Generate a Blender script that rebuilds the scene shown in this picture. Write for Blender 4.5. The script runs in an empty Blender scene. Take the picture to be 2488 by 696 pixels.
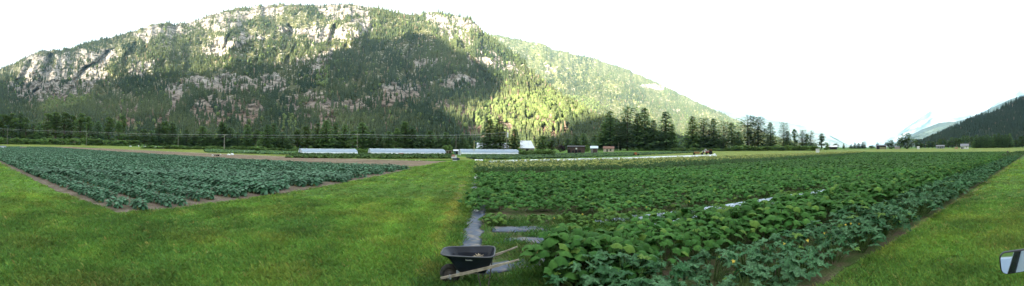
import bpy, bmesh, math, random
import numpy as np
from mathutils import Vector, Matrix, Euler
R = math.radians
scn = bpy.context.scene
col = scn.collection

# ------------------------------------------------------------------ camera
CAM_H, F, PITCH, ROLL = 2.5, 825.0, R(0.70), R(0.40)
cd = bpy.data.cameras.new('camera')
cd.type = 'PANO'
cd.panorama_type = 'CENTRAL_CYLINDRICAL'
cd.central_cylindrical_range_u_min = -1244.0 / F
cd.central_cylindrical_range_u_max = 1244.0 / F
cd.central_cylindrical_range_v_min = -347.4 / F
cd.central_cylindrical_range_v_max = 347.4 / F
cd.central_cylindrical_radius = 1.0
cd.clip_start = 0.05
cd.clip_end = 60000.0
cam = bpy.data.objects.new('camera', cd)
col.objects.link(cam)
CAM_M = Matrix.Rotation(math.pi / 2 + PITCH, 3, 'X') @ Matrix.Rotation(ROLL, 3, 'Z')
cam.matrix_world = Matrix.Translation((0, 0, CAM_H)) @ CAM_M.to_4x4()
scn.camera = cam

# ------------------------------------------------------------------ light
SUN_AZ, SUN_EL = R(-145), R(16)          # azimuth from +Y towards +X, where the sun stands
w = bpy.data.worlds.new('World'); scn.world = w; w.use_nodes = True
nt = w.node_tree; bg = nt.nodes['Background']
sky = nt.nodes.new('ShaderNodeTexSky'); sky.sky_type = 'NISHITA'; sky.sun_disc = False
sky.sun_elevation = SUN_EL; sky.sun_rotation = SUN_AZ; sky.dust_density = 2.0; sky.air_density = 1.0; sky.ozone_density = 1.0
# thin high overcast veil mixed over the blue
vt = nt.nodes.new('ShaderNodeMix'); vt.data_type = 'RGBA'; vt.inputs[0].default_value = 0.62
vt.inputs[7].default_value = (6.9, 7.0, 7.1, 1)
nt.links.new(sky.outputs[0], vt.inputs[6]); nt.links.new(vt.outputs[2], bg.inputs[0])
bg.inputs[1].default_value = 0.055
sd = bpy.data.lights.new('sun', 'SUN'); sd.energy = 5.0; sd.angle = R(0.6); sd.color = (1.0, 0.90, 0.74)
sun = bpy.data.objects.new('sun', sd); col.objects.link(sun)
SDIR = Vector((math.sin(SUN_AZ) * math.cos(SUN_EL), math.cos(SUN_AZ) * math.cos(SUN_EL), math.sin(SUN_EL)))
sun.rotation_euler = SDIR.to_track_quat('Z', 'Y').to_euler()
sun.location = SDIR * 50
vs = scn.view_settings
scn.display_settings.display_device = 'sRGB'
vs.view_transform = 'Standard'; vs.look = 'None'; vs.gamma = 1.0; vs.use_curve_mapping = False
vs.exposure = 2.68
scn.cycles.use_denoising = True
scn.cycles.max_bounces = 5; scn.cycles.diffuse_bounces = 3; scn.cycles.glossy_bounces = 3
scn.cycles.transmission_bounces = 3; scn.cycles.transparent_max_bounces = 12; scn.cycles.volume_bounces = 1
scn.cycles.caustics_reflective = False; scn.cycles.caustics_refractive = False

# ------------------------------------------------------------------ picture <-> place
CM = np.array(CAM_M)
def ray(x, y):
    th = (np.asarray(x, float) - 1244) / F; v = (348 - np.asarray(y, float)) / F
    th, v = np.broadcast_arrays(th, v)
    d = np.stack([np.sin(th), v, -np.cos(th)], -1)
    return d @ CM.T
def azel(x, y):                         # -> azimuth, tan(elevation)
    r = ray(x, y); return np.arctan2(r[..., 0], r[..., 1]), r[..., 2] / np.hypot(r[..., 0], r[..., 1])
def G(x, y, z=0.0):                     # the point at height z seen at pixel x, y
    r = ray(x, y); t = (z - CAM_H) / r[..., 2]
    return (float(r[0] * t), float(r[1] * t), z)
def P(x, d, z=0.0):                     # the point straight under pixel column x at distance d
    r = ray(x, 350); h = math.hypot(r[0], r[1]); return (float(r[0] / h * d), float(r[1] / h * d), z)
def Z(x, y, d):                         # height seen at pixel x, y at horizontal distance d
    a, t = azel(x, y); return CAM_H + float(t) * d
def to_px(p):
    p = np.asarray(p, float); q = (p - np.array([0, 0, CAM_H])) @ CM
    h = np.hypot(q[..., 0], q[..., 2])
    return 1244 + F * np.arctan2(q[..., 0], -q[..., 2]), 348 - F * q[..., 1] / h

# ------------------------------------------------------------------ helpers
def tag(o, label=None, cat=None, group=None, kind=None):
    if label: o['label'] = label
    if cat: o['category'] = cat
    if group: o['group'] = group
    if kind: o['kind'] = kind
    return o
def empty(name, loc=(0, 0, 0), rz=0.0, label=None, cat=None, group=None):
    o = bpy.data.objects.new(name, None); col.objects.link(o); o.location = loc; o.rotation_euler = (0, 0, rz)
    return tag(o, label, cat, group)
def link(name, me, mat=None, parent=None, loc=None, rz=0.0):
    o = bpy.data.objects.new(name, me); col.objects.link(o)
    if mat is not None and len(me.materials) == 0: me.materials.append(mat)
    if parent is not None: o.parent = parent
    if loc is not None: o.location = loc; o.rotation_euler = (0, 0, rz)
    return o
def copy_tree(o, parent=None):
    c = o.copy(); col.objects.link(c)
    if parent is not None: c.parent = parent
    for ch in KIDS.get(o.name, []): copy_tree(ch, c)
    return c
KIDS = {}
def kids(o):
    KIDS[o.name] = list(o.children)
    for ch in o.children: kids(ch)
def np_mesh(name, V, Fc, attrs=None, smooth=False, colors=None):
    """V (n,3); Fc (m,k) array of constant k, or list of such arrays"""
    if not isinstance(Fc, (list, tuple)): Fc = [Fc]
    me = bpy.data.meshes.new(name)
    V = np.asarray(V, np.float32)
    me.vertices.add(len(V)); me.vertices.foreach_set('co', V.ravel())
    loops = np.concatenate([f.ravel() for f in Fc]).astype(np.int32)
    tot = np.concatenate([np.full(len(f), f.shape[1], np.int32) for f in Fc])
    st = np.concatenate([[0], np.cumsum(tot)[:-1]]).astype(np.int32)
    me.loops.add(len(loops)); me.loops.foreach_set('vertex_index', loops)
    me.polygons.add(len(tot)); me.polygons.foreach_set('loop_start', st); me.polygons.foreach_set('loop_total', tot)
    if smooth: me.polygons.foreach_set('use_smooth', np.ones(len(tot), bool))
    me.update(calc_edges=True)
    for k, a in (attrs or {}).items():
        a = np.asarray(a, np.float32)
        if a.ndim == 1:
            at = me.attributes.new(k, 'FLOAT', 'POINT'); at.data.foreach_set('value', a)
        else:
            at = me.attributes.new(k, 'FLOAT_COLOR', 'POINT')
            b = np.ones((len(a), 4), np.float32); b[:, :3] = a; at.data.foreach_set('color', b.ravel())
    return me
class MB:
    """collects shapes into one mesh"""
    def __init__(s): s.v = []; s.f = []
    def add(s, vs, fs, M=None):
        o = len(s.v)
        for p in vs:
            p = Vector(p); s.v.append(tuple(M @ p if M is not None else p))
        s.f += [tuple(i + o for i in f) for f in fs]; return s
    def box(s, x0, x1, y0, y1, z0, z1, M=None):
        vs = [(x, y, z) for z in (z0, z1) for y in (y0, y1) for x in (x0, x1)]
        return s.add(vs, [(0, 2, 3, 1), (4, 5, 7, 6), (0, 1, 5, 4), (2, 6, 7, 3), (0, 4, 6, 2), (1, 3, 7, 5)], M)
    def tube(s, pts, r, n=8, M=None, cap=True):
        pts = [Vector(p) for p in pts]; rs = r if isinstance(r, (list, tuple)) else [r] * len(pts)
        vs = []; fs = []; up = None
        for i, p in enumerate(pts):
            t = (pts[min(i + 1, len(pts) - 1)] - pts[max(i - 1, 0)]).normalized()
            if up is None: up = Vector((0, 0, 1)) if abs(t.z) < 0.9 else Vector((1, 0, 0))
            a = t.cross(up).normalized(); b = a.cross(t).normalized(); up = b
            for k in range(n):
                an = 2 * math.pi * k / n; vs.append(p + (a * math.cos(an) + b * math.sin(an)) * rs[i])
        for i in range(len(pts) - 1):
            for k in range(n):
                k2 = (k + 1) % n; fs.append((i * n + k, i * n + k2, (i + 1) * n + k2, (i + 1) * n + k))
        if cap: fs.append(tuple(range(n))[::-1]); fs.append(tuple((len(pts) - 1) * n + k for k in range(n)))
        return s.add(vs, fs, M)
    def lathe(s, prof, n=24, M=None):     # profile of (r, z)
        vs = []; fs = []
        for r, z in prof:
            for k in range(n): a = 2 * math.pi * k / n; vs.append((r * math.cos(a), r * math.sin(a), z))
        for i in range(len(prof) - 1):
            for k in range(n):
                k2 = (k + 1) % n; fs.append((i * n + k, i * n + k2, (i + 1) * n + k2, (i + 1) * n + k))
        return s.add(vs, fs, M)
    def build(s, name, mat, parent=None, bevel=0.0, smooth=False, loc=None, rz=0.0, sub=0):
        me = bpy.data.meshes.new(name); me.from_pydata(s.v, [], s.f); me.update()
        if bevel:
            bm = bmesh.new(); bm.from_mesh(me)
            bmesh.ops.remove_doubles(bm, verts=bm.verts, dist=1e-5)
            bmesh.ops.bevel(bm, geom=bm.edges[:], offset=bevel, segments=2, affect='EDGES', profile=0.6, clamp_overlap=True)
            bm.to_mesh(me); bm.free()
        if smooth: me.polygons.foreach_set('use_smooth', np.ones(len(me.polygons), bool))
        o = link(name, me, mat, parent, loc, rz)
        return o

# value noise in numpy
_rg = np.random.default_rng(7)
_T = _rg.random((256, 256))
def vnoise(x, y, s=0):
    x = np.asarray(x, float) + s * 17.31; y = np.asarray(y, float) + s * 9.7
    xi = np.floor(x).astype(int); yi = np.floor(y).astype(int); u = x - xi; v = y - yi
    u = u * u * (3 - 2 * u); v = v * v * (3 - 2 * v)
    a = _T[xi & 255, yi & 255]; b = _T[(xi + 1) & 255, yi & 255]; c = _T[xi & 255, (yi + 1) & 255]; d = _T[(xi + 1) & 255, (yi + 1) & 255]
    return (a * (1 - u) + b * u) * (1 - v) + (c * (1 - u) + d * u) * v
def fbm(x, y, o=5, s=0, g=0.5):
    r = 0; a = 1; t = 0
    for i in range(o): r = r + a * vnoise(x * 2 ** i, y * 2 ** i, s + i * 3); t += a; a *= g
    return r / t
def ridged(x, y, o=4, s=0):
    r = 0; a = 1; t = 0
    for i in range(o): r = r + a * (1 - np.abs(2 * vnoise(x * 2 ** i, y * 2 ** i, s + i * 3) - 1)); t += a; a *= 0.5
    return r / t
def inpoly(x, y, Pn):
    c = np.zeros(np.shape(x), bool); j = len(Pn) - 1
    for i in range(len(Pn)):
        xi, yi = Pn[i]; xj, yj = Pn[j]
        c ^= ((yi > y) != (yj > y)) & (x < (xj - xi) * (y - yi) / (yj - yi + 1e-9) + xi); j = i
    return c

# materials
def nodes(name):
    m = bpy.data.materials.new(name); m.use_nodes = True
    return m, m.node_tree, m.node_tree.nodes['Principled BSDF']
def mat(name, c, rough=0.7, noise=0.0, scale=5.0, metal=0.0, c2=None, bump=0.0, spec=0.3, coat=0.0, transl=0.0, detail=4.0, coords='Object'):
    m, t, b = nodes(name)
    b.inputs['Roughness'].default_value = rough; b.inputs['Metallic'].default_value = metal
    b.inputs['Specular IOR Level'].default_value = spec; b.inputs['Coat Weight'].default_value = coat
    b.inputs['Base Color'].default_value = (*c, 1)
    if noise or c2 or bump:
        tc = t.nodes.new('ShaderNodeTexCoord'); n = t.nodes.new('ShaderNodeTexNoise'); n.inputs['Scale'].default_value = scale; n.inputs['Detail'].default_value = detail
        t.links.new(tc.outputs[coords], n.inputs['Vector'])
        r = t.nodes.new('ShaderNodeValToRGB'); r.color_ramp.elements[0].position = 0.35; r.color_ramp.elements[1].position = 0.65
        lo = c2 if c2 else tuple(x * (1 - noise) for x in c); hi = c if c2 else tuple(min(1, x * (1 + noise)) for x in c)
        r.color_ramp.elements[0].color = (*lo, 1); r.color_ramp.elements[1].color = (*hi, 1)
        t.links.new(n.outputs[0], r.inputs[0]); t.links.new(r.outputs[0], b.inputs['Base Color'])
        if bump:
            bp = t.nodes.new('ShaderNodeBump'); bp.inputs['Strength'].default_value = bump; bp.inputs['Distance'].default_value = 0.02
            t.links.new(n.outputs[0], bp.inputs['Height']); t.links.new(bp.outputs[0], b.inputs['Normal'])
    if transl:
        tr = t.nodes.new('ShaderNodeBsdfTranslucent'); tr.inputs[0].default_value = (*[min(1, x * 1.6) for x in c], 1)
        mx = t.nodes.new('ShaderNodeMixShader'); mx.inputs[0].default_value = transl
        o = t.nodes['Material Output']; t.links.new(b.outputs[0], mx.inputs[1]); t.links.new(tr.outputs[0], mx.inputs[2]); t.links.new(mx.outputs[0], o.inputs[0])
    return m
def attr_mat(name, rough=0.8, spec=0.2, noise=0.25, scale=3.0, transl=0.0, rand=0.0, bump=0.0, attr='Col'):
    """colour from the mesh's own colour attribute, broken up by noise, small change from one copy to the next"""
    m, t, b = nodes(name)
    b.inputs['Roughness'].default_value = rough; b.inputs['Specular IOR Level'].default_value = spec
    a = t.nodes.new('ShaderNodeAttribute'); a.attribute_name = attr
    tc = t.nodes.new('ShaderNodeTexCoord'); n = t.nodes.new('ShaderNodeTexNoise'); n.inputs['Scale'].default_value = scale; n.inputs['Detail'].default_value = 5
    t.links.new(tc.outputs['Object'], n.inputs['Vector'])
    mr = t.nodes.new('ShaderNodeMapRange'); mr.inputs['From Min'].default_value = 0.3; mr.inputs['From Max'].default_value = 0.7
    mr.inputs['To Min'].default_value = 1 - noise; mr.inputs['To Max'].default_value = 1 + noise
    t.links.new(n.outputs[0], mr.inputs[0])
    src = mr.outputs[0]
    if rand:
        oi = t.nodes.new('ShaderNodeObjectInfo'); r2 = t.nodes.new('ShaderNodeMapRange'); r2.inputs['To Min'].default_value = 1 - rand; r2.inputs['To Max'].default_value = 1 + rand
        t.links.new(oi.outputs['Random'], r2.inputs[0]); mu = t.nodes.new('ShaderNodeMath'); mu.operation = 'MULTIPLY'
        t.links.new(src, mu.inputs[0]); t.links.new(r2.outputs[0], mu.inputs[1]); src = mu.outputs[0]
    vm = t.nodes.new('ShaderNodeVectorMath'); vm.operation = 'SCALE'
    t.links.new(a.outputs['Color'], vm.inputs[0]); t.links.new(src, vm.inputs['Scale'])
    t.links.new(vm.outputs[0], b.inputs['Base Color'])
    if bump:
        bp = t.nodes.new('ShaderNodeBump'); bp.inputs['Strength'].default_value = bump; bp.inputs['Distance'].default_value = 0.02
        t.links.new(n.outputs[0], bp.inputs['Height']); t.links.new(bp.outputs[0], b.inputs['Normal'])
    if transl:
        tr = t.nodes.new('ShaderNodeBsdfTranslucent'); t.links.new(vm.outputs[0], tr.inputs[0])
        mx = t.nodes.new('ShaderNodeMixShader'); mx.inputs[0].default_value = transl
        o = t.nodes['Material Output']; t.links.new(b.outputs[0], mx.inputs[1]); t.links.new(tr.outputs[0], mx.inputs[2]); t.links.new(mx.outputs[0], o.inputs[0])
    return m
def replicate(Vp, Fp, Cp, loc, scl, rot, tint, lean=None):
    """copies of a template (Vp, Fp quads/tris, Cp per-vertex colour) -> big arrays"""
    n = len(loc); k = len(Vp); c, s = np.cos(rot)[:, None], np.sin(rot)[:, None]
    sc = scl if scl.ndim == 2 else np.repeat(scl[:, None], 3, 1)
    x = Vp[None, :, 0] * sc[:, :1]; y = Vp[None, :, 1] * sc[:, 1:2]; z = Vp[None, :, 2] * sc[:, 2:3]
    X = x * c - y * s; Y = x * s + y * c
    if lean is not None: X = X + z * lean[:, :1]; Y = Y + z * lean[:, 1:2]
    V = np.stack([X, Y, z], -1) + loc[:, None, :]
    C = np.clip(Cp[None] * tint[:, None, :], 0, 1)
    Fo = Fp[None] + (np.arange(n) * k)[:, None, None]
    return V.reshape(-1, 3), Fo.reshape(-1, Fp.shape[1]), C.reshape(-1, 3)
def join_arrays(L):
    V = []; Fl = {}; C = []; o = 0
    for v, f, c in L:
        V.append(v); C.append(c); Fl.setdefault(f.shape[1], []).append(f + o); o += len(v)
    return np.concatenate(V), [np.concatenate(x) for x in Fl.values()], np.concatenate(C)
# ------------------------------------------------------------------ far land: mountains
rng = np.random.default_rng(11)
S_M1 = [(-200, 255), (0, 168), (40, 150), (75, 135), (100, 125), (125, 122), (150, 121), (215, 105), (280, 88), (340, 72), (365, 62), (390, 55), (430, 60), (450, 57), (480, 48), (520, 34), (545, 28), (575, 22), (600, 18), (660, 11), (700, 12), (760, 14), (830, 10), (870, 14), (900, 18), (960, 30), (1000, 38), (1030, 32), (1060, 30), (1100, 37), (1140, 44), (1160, 60), (1175, 82), (1210, 105), (1260, 140), (1310, 190), (1345, 222), (1400, 258), (1450, 284), (1500, 308), (1560, 328), (1620, 342), (1700, 352), (1760, 357)]
S_M2 = [(1000, 70), (1100, 75), (1170, 80), (1200, 85), (1250, 95), (1310, 104), (1325, 108), (1345, 122), (1400, 132), (1450, 143), (1490, 160), (1525, 170), (1560, 185), (1620, 212), (1680, 242), (1740, 268), (1790, 292), (1830, 312), (1900, 340), (1990, 359)]
def px_az(x): return float(azel(x, 350)[0])
def poly_mask(px, py, polys, soft=9.0):
    m = np.zeros(px.shape)
    jx = (fbm(px / 28, py / 28, 4, 5) - 0.5) * soft * 6; jy = (fbm(px / 28, py / 28, 4, 9) - 0.5) * soft * 4
    for p in polys: m = np.maximum(m, inpoly(px + jx, py + jy, p).astype(float))
    return m
ROCK1 = [[(15,205),(45,175),(75,130),(125,128),(110,165),(150,180),(145,245),(20,255)], [(130,165),(155,125),(215,118),(285,118),(290,140),(255,150),(255,185),(205,225),(150,240),(120,230)],
 [(170,200),(230,170),(250,200),(215,222),(170,228)], [(325,145),(368,150),(362,182),(322,180)], [(310,78),(390,55),(430,60),(460,50),(520,38),(560,28),(545,60),(490,72),(440,82),(350,98)], [(560,30),(600,15),(700,10),(690,35),(620,40),(560,75),(500,60)],
 [(480,125),(520,90),(600,80),(640,88),(600,115),(540,122),(490,140)], [(680,70),(760,65),(800,70),(850,55),(905,45),(905,75),(850,95),(800,110),(750,118),(745,85),(690,85)],
 [(770,12),(860,12),(900,25),(890,50),(830,45),(790,40)], [(1020,38),(1060,30),(1150,42),(1185,78),(1160,82),(1090,62),(1030,62)], [(1065,60),(1110,75),(1160,110),(1210,130),(1215,145),(1130,110),(1070,85)], [(1120,130),(1210,145),(1280,170),(1292,192),(1240,180),(1180,165),(1130,150)],
 [(440,195),(520,190),(610,183),(680,180),(700,200),(680,225),(560,220),(450,215)], [(455,255),(500,240),(580,232),(630,245),(648,270),(600,290),(480,290),(450,275)], [(460,285),(560,280),(640,285),(640,320),(470,330)],
 [(400,215),(440,205),(440,250),(420,290),(380,330),(370,325),(405,270)], [(655,155),(672,150),(675,168),(658,172)], [(700,235),(760,225),(800,240),(900,235),(1000,225),(980,260),(870,270),(770,290),(700,285)],
 [(735,290),(810,285),(850,300),(840,320),(740,315)], [(920,210),(960,195),(1060,205),(1060,245),(1000,240),(925,235)], [(1075,185),(1170,190),(1180,215),(1090,225)], [(1010,130),(1060,140),(1055,165),(1010,160)], [(740,130),(800,125),(805,180),(760,190),(745,160)],
 [(1060,250),(1130,255),(1200,290),(1260,325),(1260,345),(1100,330),(1080,280)], [(1250,290),(1370,290),(1400,300),(1400,340),(1260,340)], [(280,255),(330,262),(325,300),(285,300)], [(560,235),(640,240),(640,250),(560,245)]]
def build_mountain(name, sil, az0, az1, b_d, c_d, nc, nr, pw, relief, back=900.0, seed=0, rocks=(), gullies=(), scree=()):
    sa, st = azel(np.array([p[0] for p in sil]), np.array([p[1] for p in sil]))
    az = np.linspace(az0, az1, nc); E = np.interp(az, sa, st, left=st[0], right=st[-1]); E = np.maximum(E, 0.002)
    E = E + (fbm(az * 60, az * 0 + seed, 4, seed) - 0.5) * 0.010 * np.clip(E / 0.2, 0.2, 1)
    fr = np.linspace(0, 1, nr); A, Fr = np.meshgrid(az, fr, indexing='ij'); EE = E[:, None] * Fr
    bd = np.interp(A, *zip(*b_d)); cdst = np.interp(A, *zip(*c_d))
    D = bd + (cdst - bd) * Fr ** pw
    px, py = to_px(np.stack([np.sin(A) * 1000, np.cos(A) * 1000, CAM_H + EE * 1000], -1))
    # descending ribs and gullies, ledges, boulder-scale roughness
    ax = A * 1000 + (px * 0); shear = A + Fr * 0.18
    rib = ridged(shear * 5.5, Fr * 1.1, 4, seed + 1) - 0.55
    knob = fbm(A * 22, Fr * 7, 5, seed + 2) - 0.5
    fine = ridged(A * 85 + Fr * 10, Fr * 26, 4, seed + 4) - 0.5
    rk = poly_mask(px, py, rocks) if len(rocks) else np.zeros(px.shape)
    env = np.clip(Fr * 5, 0, 1) * np.clip((1.0 - Fr) * 6, 0.15, 1)
    D = D - relief * env * (2.0 * rib + 1.1 * knob) * D / 2000 - (0.12 + 0.26 * rk) * relief * fine * env * D / 2000
    for line, wd_, dp_ in gullies:
        lx = np.array([q[0] for q in line], float); ly = np.array([q[1] for q in line], float); o_ = np.argsort(ly); cxl = np.interp(py, ly[o_], lx[o_]) + (fbm(py / 14, py * 0, 3, 3) - 0.5) * 14
        end = np.clip((py - ly.min()) / 10 + 0.3, 0, 1) * np.clip((ly.max() - py) / 10 + 0.3, 0, 1)
        q_ = (px - cxl) / wd_; D = D + 0.75 * dp_ * end * np.where(q_ < 0, np.exp(-(q_ * 1.6) ** 2), np.exp(-(q_ * 0.7) ** 2)) * D / 2000
    for line, wd_ in scree:
        lx = np.array([q[0] for q in line], float); ly = np.array([q[1] for q in line], float); o_ = np.argsort(ly); cxl = np.interp(py, ly[o_], lx[o_]) + (fbm(py / 10, py * 0, 3, 9) - 0.5) * 8
        rk = np.where((np.abs(px - cxl) < wd_ * (0.6 + 0.8 * fbm(px / 9, py / 9, 2, 4))) & (py > ly.min()) & (py < ly.max()), 2.2, rk)
    Zz = CAM_H + EE * D
    Zz[:, 0] = -3.0
    X = np.sin(A) * D; Y = np.cos(A) * D
    # the far side falls away behind the crest
    nb = 6; bX = []; bY = []; bZ = []
    for k in range(1, nb + 1):
        dd = D[:, -1] + back * k / nb; bX.append(np.sin(az) * dd); bY.append(np.cos(az) * dd); bZ.append(Zz[:, -1] * (1 - (k / nb) ** 1.3) - 4 * k)
    X = np.concatenate([X, np.array(bX).T], 1); Y = np.concatenate([Y, np.array(bY).T], 1); Zf = np.concatenate([Zz, np.array(bZ).T], 1)
    nr2 = nr + nb
    V = np.stack([X, Y, Zf], -1).reshape(-1, 3)
    i = np.arange(nc - 1)[:, None] * nr2 + np.arange(nr2 - 1)[None]
    Fc = np.stack([i, i + nr2, i + nr2 + 1, i + 1], -1).reshape(-1, 4)
    rkf = np.concatenate([rk, np.repeat(rk[:, -1:], nb, 1)], 1)
    return dict(V=V, F=Fc, A=A, Fr=Fr, px=px, py=py, D=D, Z=Zz, rk=rk, rkf=rkf.ravel(), nc=nc, nr=nr)
def mountain_mat(name, veg, rock, rock2, scale=1.0, edge=0.5):
    m, t, b = nodes(name); b.inputs['Roughness'].default_value = 0.95; b.inputs['Specular IOR Level'].default_value = 0.1
    tc = t.nodes.new('ShaderNodeTexCoord')
    def noise(s, det=8, stretch=None):
        n = t.nodes.new('ShaderNodeTexNoise'); n.inputs['Scale'].default_value = s; n.inputs['Detail'].default_value = det
        if stretch:
            mp = t.nodes.new('ShaderNodeMapping'); mp.inputs['Scale'].default_value = stretch; t.links.new(tc.outputs['Object'], mp.inputs['Vector']); t.links.new(mp.outputs[0], n.inputs['Vector'])
        else: t.links.new(tc.outputs['Object'], n.inputs['Vector'])
        return n
    def ramp(src, p0, c0, p1, c1):
        r = t.nodes.new('ShaderNodeValToRGB'); r.color_ramp.elements[0].position = p0; r.color_ramp.elements[1].position = p1
        r.color_ramp.elements[0].color = (*c0, 1); r.color_ramp.elements[1].color = (*c1, 1); t.links.new(src, r.inputs[0]); return r
    def mix(f, a, c):
        x = t.nodes.new('ShaderNodeMix'); x.data_type = 'RGBA'
        if isinstance(f, float): x.inputs[0].default_value = f
        else: t.links.new(f, x.inputs[0])
        t.links.new(a, x.inputs[6]); t.links.new(c, x.inputs[7]); return x.outputs[2]
    at = t.nodes.new('ShaderNodeAttribute'); at.attribute_name = 'rock'
    big = noise(0.012 * scale); mid = noise(0.05 * scale, 10); crack = noise(0.03 * scale, 10, (1, 1, 0.35))
    vg = ramp(mid.outputs[0], 0.35, tuple(x * 0.55 for x in veg), 0.65, veg)
    rc = ramp(mid.outputs[0], 0.3, rock2, 0.62, rock)
    ck = ramp(crack.outputs[0], 0.40, (0.25, 0.24, 0.22), 0.50, (1, 1, 1))
    mul = t.nodes.new('ShaderNodeMix'); mul.data_type = 'RGBA'; mul.blend_type = 'MULTIPLY'; mul.inputs[0].default_value = 0.9
    t.links.new(rc.outputs[0], mul.inputs[6]); t.links.new(ck.outputs[0], mul.inputs[7])
    ad = t.nodes.new('ShaderNodeMath'); ad.operation = 'MULTIPLY_ADD'; ad.inputs[1].default_value = 0.235
    t.links.new(at.outputs['Fac'], ad.inputs[0]); t.links.new(mid.outputs[0], ad.inputs[2])
    fac = ramp(ad.outputs[0], edge + 0.10, (0, 0, 0), edge + 0.22, (1, 1, 1))
    sx = t.nodes.new('ShaderNodeSeparateXYZ'); t.links.new(tc.outputs['Object'], sx.inputs[0])
    ht = t.nodes.new('ShaderNodeMapRange'); ht.inputs['From Min'].default_value = 60; ht.inputs['From Max'].default_value = 620; t.links.new(sx.outputs[2], ht.inputs[0])
    ad2 = t.nodes.new('ShaderNodeMath'); ad2.operation = 'ADD'; t.links.new(ht.outputs[0], ad2.inputs[0]); t.links.new(big.outputs[0], ad2.inputs[1])
    hr = ramp(ad2.outputs[0], 0.45, (0.60, 0.46, 0.38), 1.25, (1, 1, 1))
    mu2 = t.nodes.new('ShaderNodeMix'); mu2.data_type = 'RGBA'; mu2.blend_type = 'MULTIPLY'; mu2.inputs[0].default_value = 1.0
    t.links.new(mul.outputs[2], mu2.inputs[6]); t.links.new(hr.outputs[0], mu2.inputs[7])
    c = mix(fac.outputs[0], vg.outputs[0], mu2.outputs[2])
    t.links.new(c, b.inputs['Base Color'])
    bp = t.nodes.new('ShaderNodeBump'); bp.inputs['Strength'].default_value = 0.9; bp.inputs['Distance'].default_value = 9.0
    t.links.new(crack.outputs[0], bp.inputs['Height']); t.links.new(bp.outputs[0], b.inputs['Normal'])
    return m
A_L = px_az(-180)
m1 = build_mountain('mountain', S_M1, A_L, px_az(1755), [(-1.8, 900), (-0.6, 760), (0.31, 900), (0.62, 1250)], [(-1.8, 3000), (-0.7, 2700), (-0.25, 2300), (-0.05, 1900), (0.12, 1400), (0.31, 1000), (0.62, 1300)], 1150, 240, 1.15, 165, 900, 3, ROCK1,
    [([(262, 120), (240, 150), (205, 165), (182, 195), (172, 222)], 9, 170), ([(122, 130), (112, 165), (92, 210), (70, 240)], 8, 160), ([(75, 145), (60, 175), (38, 205)], 8, 140), ([(330, 100), (305, 130), (300, 175)], 6, 80), ([(562, 80), (548, 105), (535, 125)], 5, 90), ([(812, 60), (806, 90), (795, 112)], 5, 110), ([(700, 60), (715, 110), (690, 160)], 7, 90),
     ([(905, 60), (880, 120), (870, 190), (850, 260)], 9, 90), ([(1010, 80), (985, 150), (990, 210)], 9, 90), ([(1105, 75), (1130, 130), (1175, 185), (1190, 235)], 10, 110), ([(640, 225), (655, 262), (640, 300)], 8, 110), ([(440, 120), (455, 160), (440, 190)], 7, 80)],
    [([(442, 205), (432, 240), (415, 275), (400, 300), (378, 326)], 5.5), ([(722, 140), (724, 165)], 3), ([(806, 118), (800, 150)], 3)])
me = np_mesh('mountain', m1['V'], m1['F'], {'rock': m1['rkf']}, smooth=False)
MT_ROCK = mountain_mat('mountain_ground', (0.115, 0.120, 0.050), (0.38, 0.35, 0.30), (0.13, 0.10, 0.08), 1.0, 0.44)
tag(link('mountain', me, MT_ROCK), 'steep forested mountain with bare granite cliffs beyond the fields', kind='structure')
ROCK2 = [[(1200,85),(1230,95),(1200,100)], [(1555,205),(1610,212),(1600,225),(1545,218)], [(1640,262),(1660,262),(1660,272),(1635,270)], [(1335,165),(1350,165),(1345,185)]]
m2 = build_mountain('mountain', S_M2, px_az(1010), px_az(1985), [(-0.3, 1800), (0.25, 1700), (0.9, 2600)], [(-0.3, 4500), (0.1, 4600), (0.5, 5200), (0.9, 4200)], 620, 130, 1.2, 150, 1500, 14, ROCK2)
me = np_mesh('far_slope', m2['V'], m2['F'], {'rock': m2['rkf']})
tag(link('forested_mountainside', me, mountain_mat('slope_ground', (0.15, 0.16, 0.06), (0.46, 0.40, 0.33), (0.26, 0.22, 0.17), 0.6, 0.47)), 'long forested mountainside falling away behind the main mountain', kind='structure')
S_M5 = [(2180, 357), (2240, 352), (2265, 340), (2300, 323), (2340, 303), (2400, 277), (2440, 260), (2470, 247), (2488, 240), (2600, 190), (2700, 160)]
m5 = build_mountain('mountain', S_M5, px_az(2225), px_az(2690), [(0.9, 1300), (1.8, 700)], [(0.9, 1500), (1.3, 1500), (1.45, 1700), (1.8, 2000)], 260, 90, 1.0, 60, 800, 25)
me = np_mesh('valley_flank', m5['V'], m5['F'], {'rock': m5['rkf']})
tag(link('dark_forested_mountain', me, mountain_mat('flank_ground', (0.035, 0.045, 0.025), (0.3, 0.28, 0.25), (0.2, 0.18, 0.16))), 'dark conifer covered mountain flank at the far end of the valley', kind='structure')
def far_range(name, sil, d, seed, cl, c2, label, thick=1500):
    xs = np.array([p[0] for p in sil], float); ys = np.array([p[1] for p in sil], float)
    a, t = azel(xs, ys)
    M = build_mountain(name, sil, a[0], a[-1], [(a[0], d * 0.8), (a[-1], d * 0.8)], [(a[0], d), (a[-1], d)], 220, 50, 1.0, 90, thick, seed)
    me = np_mesh(name, M['V'], M['F'], {'rock': M['rkf']})
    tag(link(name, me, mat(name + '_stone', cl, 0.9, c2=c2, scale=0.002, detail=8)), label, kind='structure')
far_range('hazy_range', [(1740, 262), (1770, 270), (1800, 280), (1850, 287), (1880, 292), (1950, 305), (2000, 318), (2030, 334), (2050, 346), (2075, 358)], 11000, 41, (0.16, 0.18, 0.18), (0.07, 0.09, 0.08), 'pale blue range sinking behind the row of tall pines')
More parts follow.
